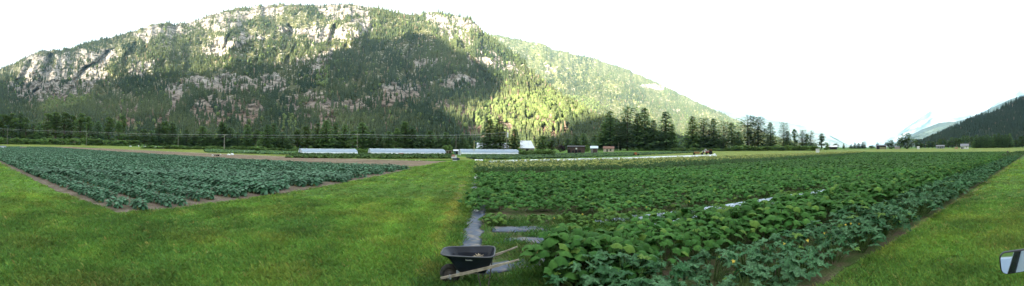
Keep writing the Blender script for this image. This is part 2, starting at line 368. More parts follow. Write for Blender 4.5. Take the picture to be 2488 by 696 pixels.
far_range('hazy_peaks', [(2110, 358), (2150, 340), (2190, 318), (2220, 298), (2245, 280), (2262, 268), (2280, 272), (2300, 290), (2335, 282), (2370, 277), (2400, 266), (2440, 240), (2500, 210)], 15000, 47, (0.30, 0.33, 0.36), (0.06, 0.08, 0.09), 'pale snow streaked peaks rising in the haze above the valley end')
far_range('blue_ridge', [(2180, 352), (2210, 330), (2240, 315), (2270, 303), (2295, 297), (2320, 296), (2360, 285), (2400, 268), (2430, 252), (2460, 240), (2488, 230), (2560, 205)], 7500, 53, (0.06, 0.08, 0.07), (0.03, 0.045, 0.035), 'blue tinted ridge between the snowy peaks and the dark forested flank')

# unseen range behind the camera, its crest shaped to shade valley and mountain
SHADE_PROFILE = [(-6000,300),(-3000,900),(-1500,1000),(-700,800),(-300,500),(0,400),(400,390),(440,210),(500,185),(550,215),(600,250),(650,280),(700,300),(755,330),(800,570),(850,620),(900,660),(950,700),(1000,735),(1100,775),(1200,840),(1300,920),(1400,975),(1500,1020),(1600,1070),(1660,1100),(1720,700),(1850,100),(3000,-100),(7000,-300)]
uv = np.array(SHADE_PROFILE, float)
SD = 2600.0
su = np.linspace(-6000, 7000, 650)
sv = np.interp(su, uv[:, 0], uv[:, 1]) + (fbm(su / 60, su * 0, 3, 2) - 0.5) * 24
hz_ = sv + SD * math.tan(SUN_EL)
e_s = np.array([math.sin(SUN_AZ), math.cos(SUN_AZ)]); e_u = np.array([math.cos(SUN_AZ), -math.sin(SUN_AZ)])
prof = [(-1700, 0.0), (-1200, 0.28), (-700, 0.62), (-300, 0.86), (0, 1.0), (350, 0.84), (900, 0.5), (1700, 0.0)]
rows_ = []
for ds, k in prof:
    wob = (fbm(su / 400, su * 0 + ds, 3, 6) - 0.5) * (250 if k < 1 else 0)
    s_ = SD + ds * (1 if ds < 0 else 1) + wob
    rows_.append(np.stack([su * e_u[0] + s_ * e_s[0], su * e_u[1] + s_ * e_s[1], hz_ * k - (5 if k == 0 else 0)], -1))
Vr = np.array(rows_).reshape(-1, 3); n_ = len(su)
i = np.arange(len(prof) - 1)[:, None] * n_ + np.arange(n_ - 1)[None]
me = np_mesh('range_behind', Vr, np.stack([i, i + 1, i + n_ + 1, i + n_], -1).reshape(-1, 4), {'rock': np.zeros(len(Vr))})
tag(link('shading_range', me, MT_ROCK), 'unseen range on the sunset side, crest shaped to shade the valley', kind='structure')
# ------------------------------------------------------------------ woods on the mountainsides
def cone_template(tiers, sides, ragged, seed):
    r = np.random.default_rng(seed); V = []; Fl = []
    for k in range(tiers):
        z0 = 0.10 + 0.9 * k / tiers * 0.92; z1 = min(1.0, z0 + 1.15 / tiers + 0.12); rad = 0.17 * (1 - z0 * 0.86)
        o = len(V); a0 = r.random() * 6
        for j in range(sides):
            a = a0 + 2 * math.pi * j / sides; rr = rad * (1 + ragged * (r.random() - 0.5)); V.append((rr * math.cos(a), rr * math.sin(a), z0 - 0.03 * r.random()))
        V.append((0, 0, z1 if k < tiers - 1 else 1.0))
        for j in range(sides): Fl.append((o + j, o + (j + 1) % sides, o + sides))
    return np.array(V), np.array(Fl)
def blob_template(seed):
    r = np.random.default_rng(seed); bm = bmesh.new(); bmesh.ops.create_icosphere(bm, subdivisions=1, radius=0.3)
    V = np.array([v.co[:] for v in bm.verts]); Fl = np.array([[v.index for v in f.verts] for f in bm.faces]); bm.free()
    V = V * (1 + 0.35 * (r.random((len(V), 1)) - 0.5)) * np.array([1, 1, 1.5]) + np.array([0, 0, 0.5]); return V, Fl
CONES = [cone_template(3, 6, 0.7, s) for s in range(3)]; CONES2 = [cone_template(2, 5, 0.6, s + 9) for s in range(2)]; BLOBS = [blob_template(s) for s in range(2)]
DEC = [[(95,265),(130,235),(210,228),(235,245),(190,262),(120,275)], [(770,165),(810,165),(800,215),(770,215)], [(1180,250),(1330,225),(1450,240),(1490,262),(1400,290),(1330,320),(1180,330),(1150,290)], [(680,290),(720,290),(720,330),(690,330)], [(540,165),(570,160),(570,172),(545,175)]]
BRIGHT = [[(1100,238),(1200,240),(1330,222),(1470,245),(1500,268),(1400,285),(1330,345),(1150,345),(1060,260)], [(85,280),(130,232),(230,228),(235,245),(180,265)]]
def forest(name, M, n, hgt, dark, light, label, sparse=(), detail=2, rockkeep=0.10, seed=1, blobs=True, hue=0.0, line=1.0):
    r = np.random.default_rng(seed); nc, nr = M['nc'], M['nr']
    fi = r.random(n * 3) * (nc - 1.01); fj = r.random(n * 3) ** 0.85 * (nr - 1.01); i = fi.astype(int); j = fj.astype(int); u = (fi - i); v = fj - j
    nr2 = nr + 6; Vg = M['V'].reshape(nc, nr2, 3)
    def bl(a): 
        if a.ndim == 3: u_, v_ = u[:, None], v[:, None]
        else: u_, v_ = u, v
        return (a[i, j] * (1 - u_) + a[i + 1, j] * u_) * (1 - v_) + (a[i, j + 1] * (1 - u_) + a[i + 1, j + 1] * u_) * v_
    p = bl(Vg); rk = bl(M['rk']); px, py = to_px(p)
    cl = fbm(px / 45, py / 30, 4, seed + 3)
    fine_ = fbm(px / 11, py / 8, 3, seed + 5)
    pr = np.clip(0.5 + (cl - 0.45) * 3.4 + (fine_ - 0.5) * 3.4, rockkeep, 1)
    pr = np.where(rk > 0.5, np.clip((fine_ - 0.50) * 3.5 + (cl - 0.45) * 1.5, 0.04, 0.8), np.maximum(pr, 0.12))
    pr = np.where(rk > 1.5, 0.0, pr)
    keep = r.random(len(p)) < pr; keep &= p[:, 2] > -1
    keep = np.nonzero(keep)[0][:n]; p, px, py = p[keep], px[keep], py[keep]; m = len(p)
    h = hgt * (0.55 + 0.75 * r.random(m)) * (1 + 0.25 * (fbm(px / 60, py / 60, 2, 8) - 0.5))
    dec = poly_mask(px, py, DEC, 5) if blobs else np.zeros(m)
    isdec = r.random(m) < (0.05 + 0.62 * dec) if blobs else np.zeros(m, bool)
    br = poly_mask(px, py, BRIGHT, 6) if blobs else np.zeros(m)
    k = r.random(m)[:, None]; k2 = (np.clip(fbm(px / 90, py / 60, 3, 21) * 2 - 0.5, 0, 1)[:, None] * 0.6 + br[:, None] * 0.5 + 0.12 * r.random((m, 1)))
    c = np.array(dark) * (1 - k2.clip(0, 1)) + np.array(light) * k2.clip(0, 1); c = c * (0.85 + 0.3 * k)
    c = np.where(isdec[:, None], np.array((0.110, 0.145, 0.045)) * (0.7 + 0.7 * k), c)
    dead = r.random(m) < 0.02; c = np.where(dead[:, None], np.array((0.20, 0.15, 0.10)), c)
    L = []; tm = CONES if detail == 2 else CONES2
    kind = r.integers(0, len(tm), m)
    for q, (Vp, Fp) in enumerate(tm):
        s_ = (kind == q) & ~isdec
        wd = 0.75 + 0.6 * r.random(s_.sum()); hh = h[s_]
        shade = (0.8 + 0.35 * Vp[:, 2:3]) * np.ones(3)
        L.append(replicate(Vp, Fp, np.ones((len(Vp), 3)), p[s_] - [0, 0, 1.0], np.stack([hh * wd, hh * wd, hh], 1), r.random(s_.sum()) * 6.28, c[s_]))
    for q, (Vp, Fp) in enumerate(BLOBS):
        s_ = isdec & (kind % 2 == q)
        if s_.sum(): L.append(replicate(Vp, Fp, np.ones((len(Vp), 3)), p[s_] - [0, 0, 1.0], h[s_] * 0.72, r.random(s_.sum()) * 6.28, c[s_]))
    V, Fl, C = join_arrays(L)
    me = np_mesh(name, V, Fl, {'Col': C})
    tag(link(name, me, FOREST), label, 'forest', kind='stuff')
FOREST = attr_mat('conifer_needles', 0.9, 0.1, 0.3, 0.15)
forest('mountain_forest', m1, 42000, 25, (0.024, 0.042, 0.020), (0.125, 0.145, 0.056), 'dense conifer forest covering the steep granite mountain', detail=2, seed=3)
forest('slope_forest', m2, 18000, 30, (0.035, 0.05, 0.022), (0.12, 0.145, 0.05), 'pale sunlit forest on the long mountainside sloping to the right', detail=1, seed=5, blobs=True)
forest('flank_forest', m5, 9000, 23, (0.022, 0.036, 0.022), (0.03, 0.045, 0.024), 'dark conifer forest on the mountain flank at the right end of the valley', detail=1, seed=6, blobs=False)
# ------------------------------------------------------------------ ground, fields, strips
def ground_mat(name, c1, c2, c3, s1=0.35, s2=9.0, s3=60.0, stripes=0.0, sdir=0.08, bump=0.6, w3=0.5):
    m, t, b = nodes(name); b.inputs['Roughness'].default_value = 0.95; b.inputs['Specular IOR Level'].default_value = 0.1
    tc = t.nodes.new('ShaderNodeTexCoord')
    def N(s, d=6):
        n = t.nodes.new('ShaderNodeTexNoise'); n.inputs['Scale'].default_value = s; n.inputs['Detail'].default_value = d; t.links.new(tc.outputs['Object'], n.inputs['Vector']); return n
    def ramp(src, a, ca, z, cz):
        r = t.nodes.new('ShaderNodeValToRGB'); r.color_ramp.elements[0].position = a; r.color_ramp.elements[1].position = z; r.color_ramp.elements[0].color = (*ca, 1); r.color_ramp.elements[1].color = (*cz, 1); t.links.new(src, r.inputs[0]); return r
    n1, n2, n3 = N(s1), N(s2), N(s3, 3)
    r1 = ramp(n1.outputs[0], 0.35, c1, 0.65, c2)
    f2 = ramp(n2.outputs[0], 0.50, (0, 0, 0), 0.72, (1, 1, 1))
    mx = t.nodes.new('ShaderNodeMix'); mx.data_type = 'RGBA'; t.links.new(f2.outputs[0], mx.inputs[0]); t.links.new(r1.outputs[0], mx.inputs[6]); mx.inputs[7].default_value = (*c3, 1)
    f3 = ramp(n3.outputs[0], 0.3, (1 - w3,) * 3, 0.7, (1 + w3,) * 3)
    mu = t.nodes.new('ShaderNodeMix'); mu.data_type = 'RGBA'; mu.blend_type = 'MULTIPLY'; mu.inputs[0].default_value = 1.0; mu.clamp_result = False
    t.links.new(mx.outputs[2], mu.inputs[6]); t.links.new(f3.outputs[0], mu.inputs[7]); out = mu.outputs[2]
    if stripes:
        mp = t.nodes.new('ShaderNodeMapping'); mp.inputs['Rotation'].default_value = (0, 0, sdir); t.links.new(tc.outputs['Object'], mp.inputs['Vector'])
        wv = t.nodes.new('ShaderNodeTexWave'); wv.inputs['Scale'].default_value = stripes; wv.inputs['Distortion'].default_value = 1.5; wv.inputs['Detail'].default_value = 2; wv.bands_direction = 'Y' if bump > 0.65 else 'X'
        t.links.new(mp.outputs[0], wv.inputs['Vector']); r = ramp(wv.outputs[0], 0.2, (0.78, 0.8, 0.78), 0.8, (1.22, 1.18, 1.1))
        m2_ = t.nodes.new('ShaderNodeMix'); m2_.data_type = 'RGBA'; m2_.blend_type = 'MULTIPLY'; m2_.inputs[0].default_value = 1; m2_.clamp_result = False
        t.links.new(out, m2_.inputs[6]); t.links.new(r.outputs[0], m2_.inputs[7]); out = m2_.outputs[2]
    t.links.new(out, b.inputs['Base Color'])
    bp = t.nodes.new('ShaderNodeBump'); bp.inputs['Strength'].default_value = bump; bp.inputs['Distance'].default_value = 0.05; t.links.new(n2.outputs[0], bp.inputs['Height']); t.links.new(bp.outputs[0], b.inputs['Normal'])
    return m
GRASSG = ground_mat('mown_grass', (0.068, 0.145, 0.022), (0.105, 0.200, 0.032), (0.085, 0.105, 0.034), 0.12, 6.0, 45)
MEADOW = ground_mat('pale_meadow', (0.14, 0.19, 0.035), (0.21, 0.24, 0.05), (0.11, 0.16, 0.03), 0.05, 0.5, 8)
SOIL = ground_mat('grey_brown_soil', (0.13, 0.10, 0.075), (0.19, 0.15, 0.115), (0.07, 0.085, 0.03), 0.8, 3.0, 30, bump=0.6)
TILLED = ground_mat('tilled_soil', (0.15, 0.112, 0.082), (0.23, 0.175, 0.125), (0.28, 0.225, 0.16), 0.2, 1.5, 12, stripes=0.45, sdir=0.07, bump=0.9)
TAN = ground_mat('dry_straw', (0.30, 0.25, 0.14), (0.40, 0.34, 0.20), (0.12, 0.15, 0.04), 0.5, 1.2, 10)
def sheet(name, pts, z, mt, label, wob=0.12, step=0.8, kind='structure', skirt=True):
    """flat piece of ground with an uneven outline, a thin slab standing z above the soil"""
    out = []; n = len(pts)
    for i in range(n):
        a = Vector(pts[i][:2]); b = Vector(pts[(i + 1) % n][:2]); L = (b - a).length; k = max(1, min(160, int(L / step)))
        nrm = Vector((-(b - a).y, (b - a).x)).normalized()
        for j in range(k):
            p = a.lerp(b, j / k); wv = (fbm(np.array(p.x / 1.7), np.array(p.y / 1.7), 4, 4) - 0.5) * 2 * wob * 2
            out.append((p.x + nrm.x * float(wv), p.y + nrm.y * float(wv)))
    bm = bmesh.new(); top = [bm.verts.new((x, y, z)) for x, y in out]; f = bm.faces.new(top); f.normal_update()
    if f.normal.z < 0: f.normal_flip()
    low = [bm.verts.new((x, y, -0.02)) for x, y in out]; m = len(top)
    for i in range(m): bm.faces.new((top[i], top[(i + 1) % m], low[(i + 1) % m], low[i]))
    bmesh.ops.triangulate(bm, faces=[f]); bmesh.ops.recalc_face_normals(bm, faces=bm.faces)
    me = bpy.data.meshes.new(name); bm.to_mesh(me); bm.free()
    o = link(name, me, mt); tag(o, label, kind=kind); return o
g_ = [-16000, -3000, -800, -300, -120, -40, 0, 40, 120, 300, 800, 3000, 16000]
bm = bmesh.new(); vv = [[bm.verts.new((x, y, 0)) for y in g_] for x in g_]
for a in range(12):
    for b_ in range(12): bm.faces.new((vv[a][b_], vv[a + 1][b_], vv[a + 1][b_ + 1], vv[a][b_ + 1]))
me = bpy.data.meshes.new('ground'); bm.to_mesh(me); bm.free(); tag(link('ground', me, GRASSG), 'mown green grass around the vegetable fields', kind='structure')
# row axes of the left block and of the right block
OL = Vector((-10.9, 5.1)); eL = Vector((-0.9976, -0.070)).normalized(); nL = Vector((0.0, 1.0))
def LP(a, n): p = OL + eL * a + nL * n; return (p.x, p.y)
LEFT_SOIL = [LP(0.0, -0.3), LP(-0.1, 31.5), LP(125, 31.5), LP(125, -0.6), LP(60, -0.6), LP(6, -0.8)]
sheet('kale_bed', LEFT_SOIL, 0.012, SOIL, 'bare grey brown soil between the kale rows', 0.25)
TILL = [LP(0.8, 34.0), LP(-0.4, 51.5), LP(60, 53.5), LP(150, 50), LP(150, 34)]
sheet('tilled_field', TILL, 0.012, TILLED, 'brown tilled strip of bare soil behind the kale', 0.3, 1.5)
sheet('straw_strip', [LP(0.0, 32.2), LP(0.2, 33.8), LP(150, 33.8), LP(150, 32.2)], 0.016, TAN, 'dry straw coloured strip in front of the tilled soil', 0.3, 1.2)
sheet('straw_strip', [LP(4, 52.6), LP(4, 54.6), LP(130, 57), LP(130, 54.6)], 0.016, TAN, 'dry straw coloured strip behind the tilled soil', 0.4, 1.5)
sheet('straw_strip', [LP(3, 20.2), LP(3, 21.2), LP(125, 21.2), LP(125, 20.2)], 0.020, TAN, 'dry straw path cutting through the kale field', 0.15, 1.0)
sheet('far_meadow', [LP(-4, 58), LP(-12, 74), LP(140, 95), (-420, 95), (-460, -20), LP(127, 2), LP(127, 31), LP(152, 34), LP(152, 57)], 0.008, MEADOW, 'pale green meadow running to the trees on the left', 0.6, 4)
sheet('far_meadow', [(26, 112), (50, 92), (120, 84), (135, 20), (126, 6), (420, 0), (520, 190), (120, 200), (60, 160)], 0.008, MEADOW, 'pale green meadow beyond the fields on the right', 0.6, 4)
R_EDGE = lambda x: 3.75 + 0.022 * (x - 4.9)
RIGHT_SOIL = [(-0.9, 5.2), (-1.3, 9), (-2.1, 24), (-5.2, 50), (56, 78), (126, 78), (120, 6.5), (60, 4.9), (5, R_EDGE(5)), (0.2, 4.4)]
SOILR = ground_mat('weedy_soil', (0.12, 0.095, 0.060), (0.065, 0.105, 0.028), (0.045, 0.10, 0.022), 1.4, 3.0, 30)
sheet('squash_bed', RIGHT_SOIL, 0.012, SOILR, 'weedy brown soil between the squash rows', 0.2)
DRY = ground_mat('trodden_dry_grass', (0.17, 0.15, 0.06), (0.10, 0.15, 0.033), (0.22, 0.17, 0.08), 1.8, 3.5, 25)
sheet('trodden_path', [G(1030, 640)[:2], G(1060, 560)[:2], G(1095, 490)[:2], G(1118, 450)[:2], G(1132, 450)[:2], G(1118, 500)[:2], G(1095, 570)[:2], G(1075, 640)[:2]], 0.010, DRY, 'strip of trodden yellowed grass beside the weedy lane edge', 0.18, 0.4)
sheet('trodden_path', [(4.6, R_EDGE(5) - 0.55), (5.2, R_EDGE(5) + 0.1), (60, R_EDGE(60) + 0.1), (60, R_EDGE(60) - 0.35), (14, R_EDGE(14) - 0.3)], 0.014, DRY, 'trodden dry strip along the foot of the zucchini row', 0.14, 0.4)

# ------------------------------------------------------------------ plastic mulch
PLASTIC, t, b = nodes('black_plastic_film'); b.inputs['Base Color'].default_value = (0.035, 0.04, 0.05, 1); b.inputs['Roughness'].default_value = 0.4; b.inputs['Specular IOR Level'].default_value = 0.4
tc = t.nodes.new('ShaderNodeTexCoord'); n = t.nodes.new('ShaderNodeTexNoise'); n.inputs['Scale'].default_value = 5; n.inputs['Detail'].default_value = 8; t.links.new(tc.outputs['Object'], n.inputs['Vector'])
bp = t.nodes.new('ShaderNodeBump'); bp.inputs['Strength'].default_value = 0.8; bp.inputs['Distance'].default_value = 0.04; t.links.new(n.outputs[0], bp.inputs['Height']); t.links.new(bp.outputs[0], b.inputs['Normal'])
r = t.nodes.new('ShaderNodeValToRGB'); r.color_ramp.elements[0].position = 0.5; r.color_ramp.elements[1].position = 0.68; r.color_ramp.elements[0].color = (0.035, 0.055, 0.095, 1); r.color_ramp.elements[1].color = (0.16, 0.135, 0.11, 1)  # blue of the reflected sky is put into the film's dark tone
t.links.new(n.outputs[0], r.inputs[0]); t.links.new(r.outputs[0], b.inputs['Base Color'])
PALE = mat('pale_blue_film', (0.45, 0.54, 0.62), 0.4, c2=(0.22, 0.27, 0.33), scale=4, bump=0.5)
def film(name, pts, wdt, mt, h=0.05, label=None, cat='mulch film', group=None, seed=1, z0=0.018, nx=None, crown=1.0):
    """a crinkled strip of film laid along pts, raised over its bed"""
    pts = [Vector(p[:2]) for p in pts]; L = sum((pts[i + 1] - pts[i]).length for i in range(len(pts) - 1)); n = nx or max(12, min(600, int(L / 0.12)))
    rows = []; acc = 0; ds = [0]
    for i in range(len(pts) - 1): ds.append(ds[-1] + (pts[i + 1] - pts[i]).length)
    m = 9; V = []
    for k in range(n + 1):
        s = L * k / n; i = max(j for j in range(len(pts) - 1) if ds[j] <= s + 1e-9); q = pts[i].lerp(pts[i + 1], min(1, (s - ds[i]) / max(1e-6, ds[i + 1] - ds[i])))
        tdir = (pts[min(i + 1, len(pts) - 1)] - pts[i]).normalized(); nn = Vector((-tdir.y, tdir.x))
        wl = wdt * (0.35 + 1.3 * float(fbm(np.array(s * 1.9), np.array(seed * 3.1), 4, seed)))
        off = (float(fbm(np.array(s * 0.6), np.array(7.7), 2, seed + 3)) - 0.5) * 0.35
        for j in range(m):
            v = (j / (m - 1) - 0.5); p = q + nn * (v * wl + off)
            cr = (1 - (2 * v) ** 2) * h * crown + (float(vnoise(np.array(p.x * 5), np.array(p.y * 9), seed)) - 0.4) * 0.05
            V.append((p.x, p.y, z0 + max(0.003, cr) * (0.15 if j in (0, m - 1) else 1)))
    V = np.array(V); ii = np.arange(n)[:, None] * m + np.arange(m - 1)[None]
    me = np_mesh(name, V, np.stack([ii, ii + m, ii + m + 1, ii + 1], -1).reshape(-1, 4), smooth=True)
    o = link(name, me, mt); so = o.modifiers.new('thick', 'SOLIDIFY'); so.thickness = 0.003; so.offset = 1
    tag(o, label, cat, group); return o
film('plastic_mulch', [G(1128, 640), G(1142, 590), G(1156, 520), G(1157, 470), G(1160, 430)], 0.62, PLASTIC, 0.03, 'bluish black plastic sheet running away behind the wheelbarrow', seed=3)
film('plastic_mulch', [G(1195, 560), G(1330, 557)], 0.55, PLASTIC, 0.035, 'shortest black plastic strip, nearest the dense squash leaves', seed=4)
film('plastic_mulch', [G(1200, 588), G(1375, 580)], 0.55, PLASTIC, 0.035, 'middle black plastic strip just past the wheelbarrow handles', seed=5)
film('plastic_mulch', [G(1150, 655), G(1370, 628)], 0.55, PLASTIC, 0.035, 'wide black plastic strip with torn edge running under the wheelbarrow handles', seed=6)
film('plastic_mulch', [G(1440, 545), G(1560, 532), G(1700, 514), G(1850, 490), G(2010, 466)], 0.62, PALE, 0.09, 'long pale blue plastic strip running between two squash rows', seed=7)
film('plastic_mulch', [G(1560, 556), G(1700, 528), G(1850, 502), G(1960, 482)], 0.34, PALE, 0.06, 'narrow pale plastic strip half hidden behind the big squash leaves', seed=8)
film('row_cover', [G(1188, 394, .25), G(1300, 391, .25), G(1450, 387, .3), G(1600, 382, .3), G(1737, 377, .35)], 1.3, mat('white_fleece', (0.8, 0.82, 0.82), 0.8, c2=(0.66, 0.69, 0.69), scale=0.8), 0.45, 'long white row cover stretched behind the corn', 'row cover', seed=9, nx=400)
# ------------------------------------------------------------------ leaves and crop plants
def leaf_tpl(n, rad, cup=0.15, ruffle=0.06, seed=0, fold=0.12, rings=(0.45, 1.0), base=0.0):
    """round leaf fan: centre at the petiole, outline rad(phi); colour: pale veins"""
    r = random.Random(seed); V = [(0, 0, 0)]; C = [(1.25, 1.25, 1.2)]; T = []; Q = []
    for q, k in enumerate(rings):
        for i in range(n):
            ph = 2 * math.pi * i / n; rr = rad(ph) * k; x = rr * math.cos(ph) + base; y = rr * math.sin(ph)
            z = -cup * rr * rr * 2.2 + fold * abs(y) + (ruffle * math.sin(ph * 5 + seed) * k * k + ruffle * (r.random() - 0.5) * k)
            V.append((x, y, z)); vein = 1.22 if i % 3 == 0 and q == 0 else (1.0 if q == 0 else 0.94); C.append((vein, vein, vein))
    for i in range(n): T.append((0, 1 + i, 1 + (i + 1) % n))
    for q in range(len(rings) - 1):
        o = 1 + q * n
        for i in range(n): Q.append((o + i, o + n + i, o + n + (i + 1) % n, o + (i + 1) % n))
    Q += [(a, b, c, c) for a, b, c in []]
    return np.array(V), np.array(T), np.array(Q) if Q else np.zeros((0, 4), int), np.array(C)
def squash_r(ph): return 1.0 - 0.45 * math.exp(-((abs(((ph + math.pi) % (2 * math.pi)) - math.pi) - math.pi) / 0.28) ** 2) + 0.09 * math.cos(5 * ph) + 0.03 * math.cos(13 * ph)
def zuke_r(ph): return 0.62 - 0.35 * math.exp(-((abs(((ph + math.pi) % (2 * math.pi)) - math.pi) - math.pi) / 0.35) ** 2) + 0.30 * math.cos(5 * ph) * (0.7 + 0.3 * math.cos(ph)) + 0.09 * math.cos(17 * ph + 1)
def kale_r(ph): return 0.38 + 0.62 * abs(math.cos(ph / 2)) ** 3 + 0.07 * math.cos(11 * ph)
def place_leaf(tpl, size, yaw, pitch, roll, pos):
    V, T, Q, C = tpl; M = Matrix.Rotation(yaw, 3, 'Z') @ Matrix.Rotation(pitch, 3, 'Y') @ Matrix.Rotation(roll, 3, 'X')
    return (V * size) @ np.array(M).T + np.array(pos)
def plant_arrays(tpls, leaves, stem_col, stem_r=0.008, stem_bow=0.3):
    """leaves: (tpl, size, yaw, pitch, roll, pos, colour, root)"""
    L = []
    for tp, size, yaw, pitch, roll, pos, c, root in leaves:
        V = place_leaf(tp, size, yaw, pitch, roll, pos); C = tp[3] * np.array(c)
        L.append((V, tp[1], C)); 
        if len(tp[2]): L.append((np.zeros((0, 3)), tp[2] - 0, np.zeros((0, 3))))
        if stem_r:
            a = np.array(root, float); b = np.array(pos, float); mid = (a + b) / 2 + np.array([0, 0, stem_bow * np.linalg.norm(b - a) * 0.4]); pts = [a, mid, b]; SV = []; SQ = []
            for p in pts:
                for k in range(3): an = 2.1 * k; SV.append(p + np.array([math.cos(an), math.sin(an), 0]) * stem_r)
            for i in range(2):
                for k in range(3): SQ.append((i * 3 + k, i * 3 + (k + 1) % 3, i * 3 + 3 + (k + 1) % 3, i * 3 + 3 + k))
            L.append((np.array(SV), np.array(SQ), np.tile(stem_col, (len(SV), 1))))
    V = []; Fl = {3: [], 4: []}; C = []; o = 0; last = 0
    for v, f, c in L:
        if len(v): last = o
        Fl[f.shape[1]].append(f + (last if not len(v) else o)); V.append(v); C.append(c); o += len(v)
    return np.concatenate(V), [np.concatenate(x) for x in Fl.values() if x], np.clip(np.concatenate(C), 0, 1)
SQ_T = [leaf_tpl(20, squash_r, 0.25, 0.07, s) for s in range(3)]; SQ_L = [leaf_tpl(9, squash_r, 0.25, 0.08, s, rings=(1.0,)) for s in range(3)]
ZU_T = [leaf_tpl(34, zuke_r, 0.2, 0.10, s, fold=0.25) for s in range(3)]; KA_T = [leaf_tpl(12, kale_r, 0.5, 0.08, s, fold=0.3, base=0.45) for s in range(3)]; KA_L = [leaf_tpl(7, kale_r, 0.5, 0.08, s, fold=0.3, base=0.45, rings=(1.0,)) for s in range(3)]
def squash_plant(seed, nl, rad, hmin, hmax, size, tp, col1, col2, young=0.12, stem=0.008, sc=(0.12, 0.20, 0.06)):
    r = random.Random(seed); Ls = []
    for i in range(nl):
        a = r.random() * 6.28; q = rad * math.sqrt(r.random()); h = hmin + (hmax - hmin) * (1 - (q / rad) ** 2 * 0.6) * (0.55 + 0.45 * r.random())
        p = (q * math.cos(a), q * math.sin(a), h); k = r.random(); c = tuple(col1[j] * (1 - k) + col2[j] * k for j in range(3))
        if r.random() < young: c = (0.11, 0.20, 0.035)
        s = size * (0.65 + 0.6 * r.random()); root = (p[0] * 0.35, p[1] * 0.35, 0.03)
        Ls.append((tp[i % len(tp)], s, a + (r.random() - 0.5) * 1.8, -0.35 + 0.95 * r.random(), (r.random() - 0.5) * 1.1, p, c, root))
    return plant_arrays(tp, Ls, sc, stem)
def kale_plant(seed, nl, rad, hgt, size, tp, col1=(0.030, 0.108, 0.045), col2=(0.125, 0.235, 0.14)):
    r = random.Random(seed); Ls = []
    for i in range(nl):
        a = i * 2.4 + r.random() * 0.5; f = i / nl; h = hgt * (0.25 + 0.6 * f); q = rad * 0.12
        k = r.random(); c = tuple(col1[j] * (1 - k) + col2[j] * k for j in range(3))
        if f < 0.12 and r.random() < 0.35: c = (0.16, 0.16, 0.05)
        p = (q * math.cos(a), q * math.sin(a), h); Ls.append((tp[i % len(tp)], size * (0.75 + 0.5 * r.random()), a, -1.15 * f + 0.15 + 0.3 * r.random(), (r.random() - 0.5) * 0.8, p, c, (0, 0, 0.02)))
    return plant_arrays(tp, Ls, (0.10, 0.15, 0.09), 0.010, 0)
LEAF = attr_mat('squash_leaf', 0.75, 0.14, 0.22, 9.0, transl=0.28, rand=0.22)
LEAFZ = attr_mat('zucchini_leaf', 0.75, 0.14, 0.55, 28.0, transl=0.22, rand=0.2)
KALE = attr_mat('kale_leaf', 0.65, 0.2, 0.2, 12.0, transl=0.15, rand=0.22)
def plant_mesh(name, arr): return np_mesh(name, arr[0], arr[1], {'Col': arr[2]}, smooth=True)
def scatter_things(name, meshes, mt, spots, label, cat, group, jit=0.18, zs=0.0, seed=5):
    r = random.Random(seed); out = []
    for i, (x, y) in enumerate(spots):
        me = meshes[r.randrange(len(meshes))]; s = 1 + (r.random() - 0.5) * 2 * jit
        o = link(name, me, mt); o.location = (x, y, 0.012 + zs); o.rotation_euler = (0, 0, r.random() * 6.28); o.scale = (s, s, s * (0.9 + 0.2 * r.random()))
        tag(o, label, cat, group); out.append(o)
    return out
def scatter_mass(name, arrs, mt, spots, label, seed=3, jit=0.2, grow=None):
    r = np.random.default_rng(seed); P_ = np.array([(x, y, 0.012) for x, y in spots]); kind = r.integers(0, len(arrs), len(P_)); V = []; F3 = []; F4 = []; C = []; o = 0
    for q, (Vp, Fs, Cp) in enumerate(arrs):
        s_ = kind == q; n = s_.sum()
        if not n: continue
        sc = 1 + (r.random(n) - 0.5) * 2 * jit; 
        if grow is not None: sc = sc * np.array([grow(*p[:2]) for p in P_[s_]])
        rot = r.random(n) * 6.28; tint = 0.75 + 0.5 * r.random((n, 1)) * np.ones((1, 3))
        k = len(Vp); c, s = np.cos(rot)[:, None], np.sin(rot)[:, None]; x, y, z = [Vp[None, :, j] * sc[:, None] for j in range(3)]
        V.append((np.stack([x * c - y * s, x * s + y * c, z], -1) + P_[s_][:, None]).reshape(-1, 3)); C.append(np.clip(Cp[None] * tint[:, None], 0, 1).reshape(-1, 3))
        for f in Fs: (F3 if f.shape[1] == 3 else F4).append((f[None] + (np.arange(n) * k)[:, None, None] + o).reshape(-1, f.shape[1]))
        o += n * k
    Fl = [np.concatenate(f) for f in (F3, F4) if f]
    me = np_mesh(name, np.concatenate(V), Fl, {'Col': np.concatenate(C)}, smooth=True)
    return tag(link(name, me, mt), label, kind='stuff')
def split_near(sp, n):
    sp = sorted(sp, key=lambda p: math.hypot(p[0], p[1])); return sp[:n], sp[n:]
RR = random.Random(42)
# kale: rows across the left block
KA_big = [plant_mesh('kale_plant', kale_plant(s, 26, 0.5, 0.46, 0.105, KA_T)) for s in range(4)]
KA_far = [kale_plant(s + 20, 15, 0.5, 0.50, 0.16, KA_L) for s in range(3)]
rows = []; n_ = 0.15
beds = [(0.1, 2, 0.7, 0.8), (2.0, 2, 0.7, 0.85), (3.9, 2, 0.75, 0.9), (5.8, 2, 0.7, 0.9), (7.6, 5, 0.62, 1.2), (11.6, 4, 0.65, 1.1), (15.0, 4, 0.65, 1.0), (18.2, 3, 0.65, 0.85), (21.9, 4, 0.7, 0.85), (25.6, 3, 0.7, 0.8), (28.6, 4, 0.7, 0.75)]
kal = []
for b0, cnt, sp_, gr in beds:
    for k in range(cnt):
        n0 = b0 + k * sp_; a = RR.random() * 0.8 + (0.0 if b0 < 1 else 0.15 * (b0 % 3))
        while a < 120:
            if RR.random() > 0.05: x, y = LP(a, n0 + (RR.random() - 0.5) * 0.16); kal.append((x, y, gr))
            a += (0.40 + RR.random() * 0.10) * (1 if a < 45 else 1.5)
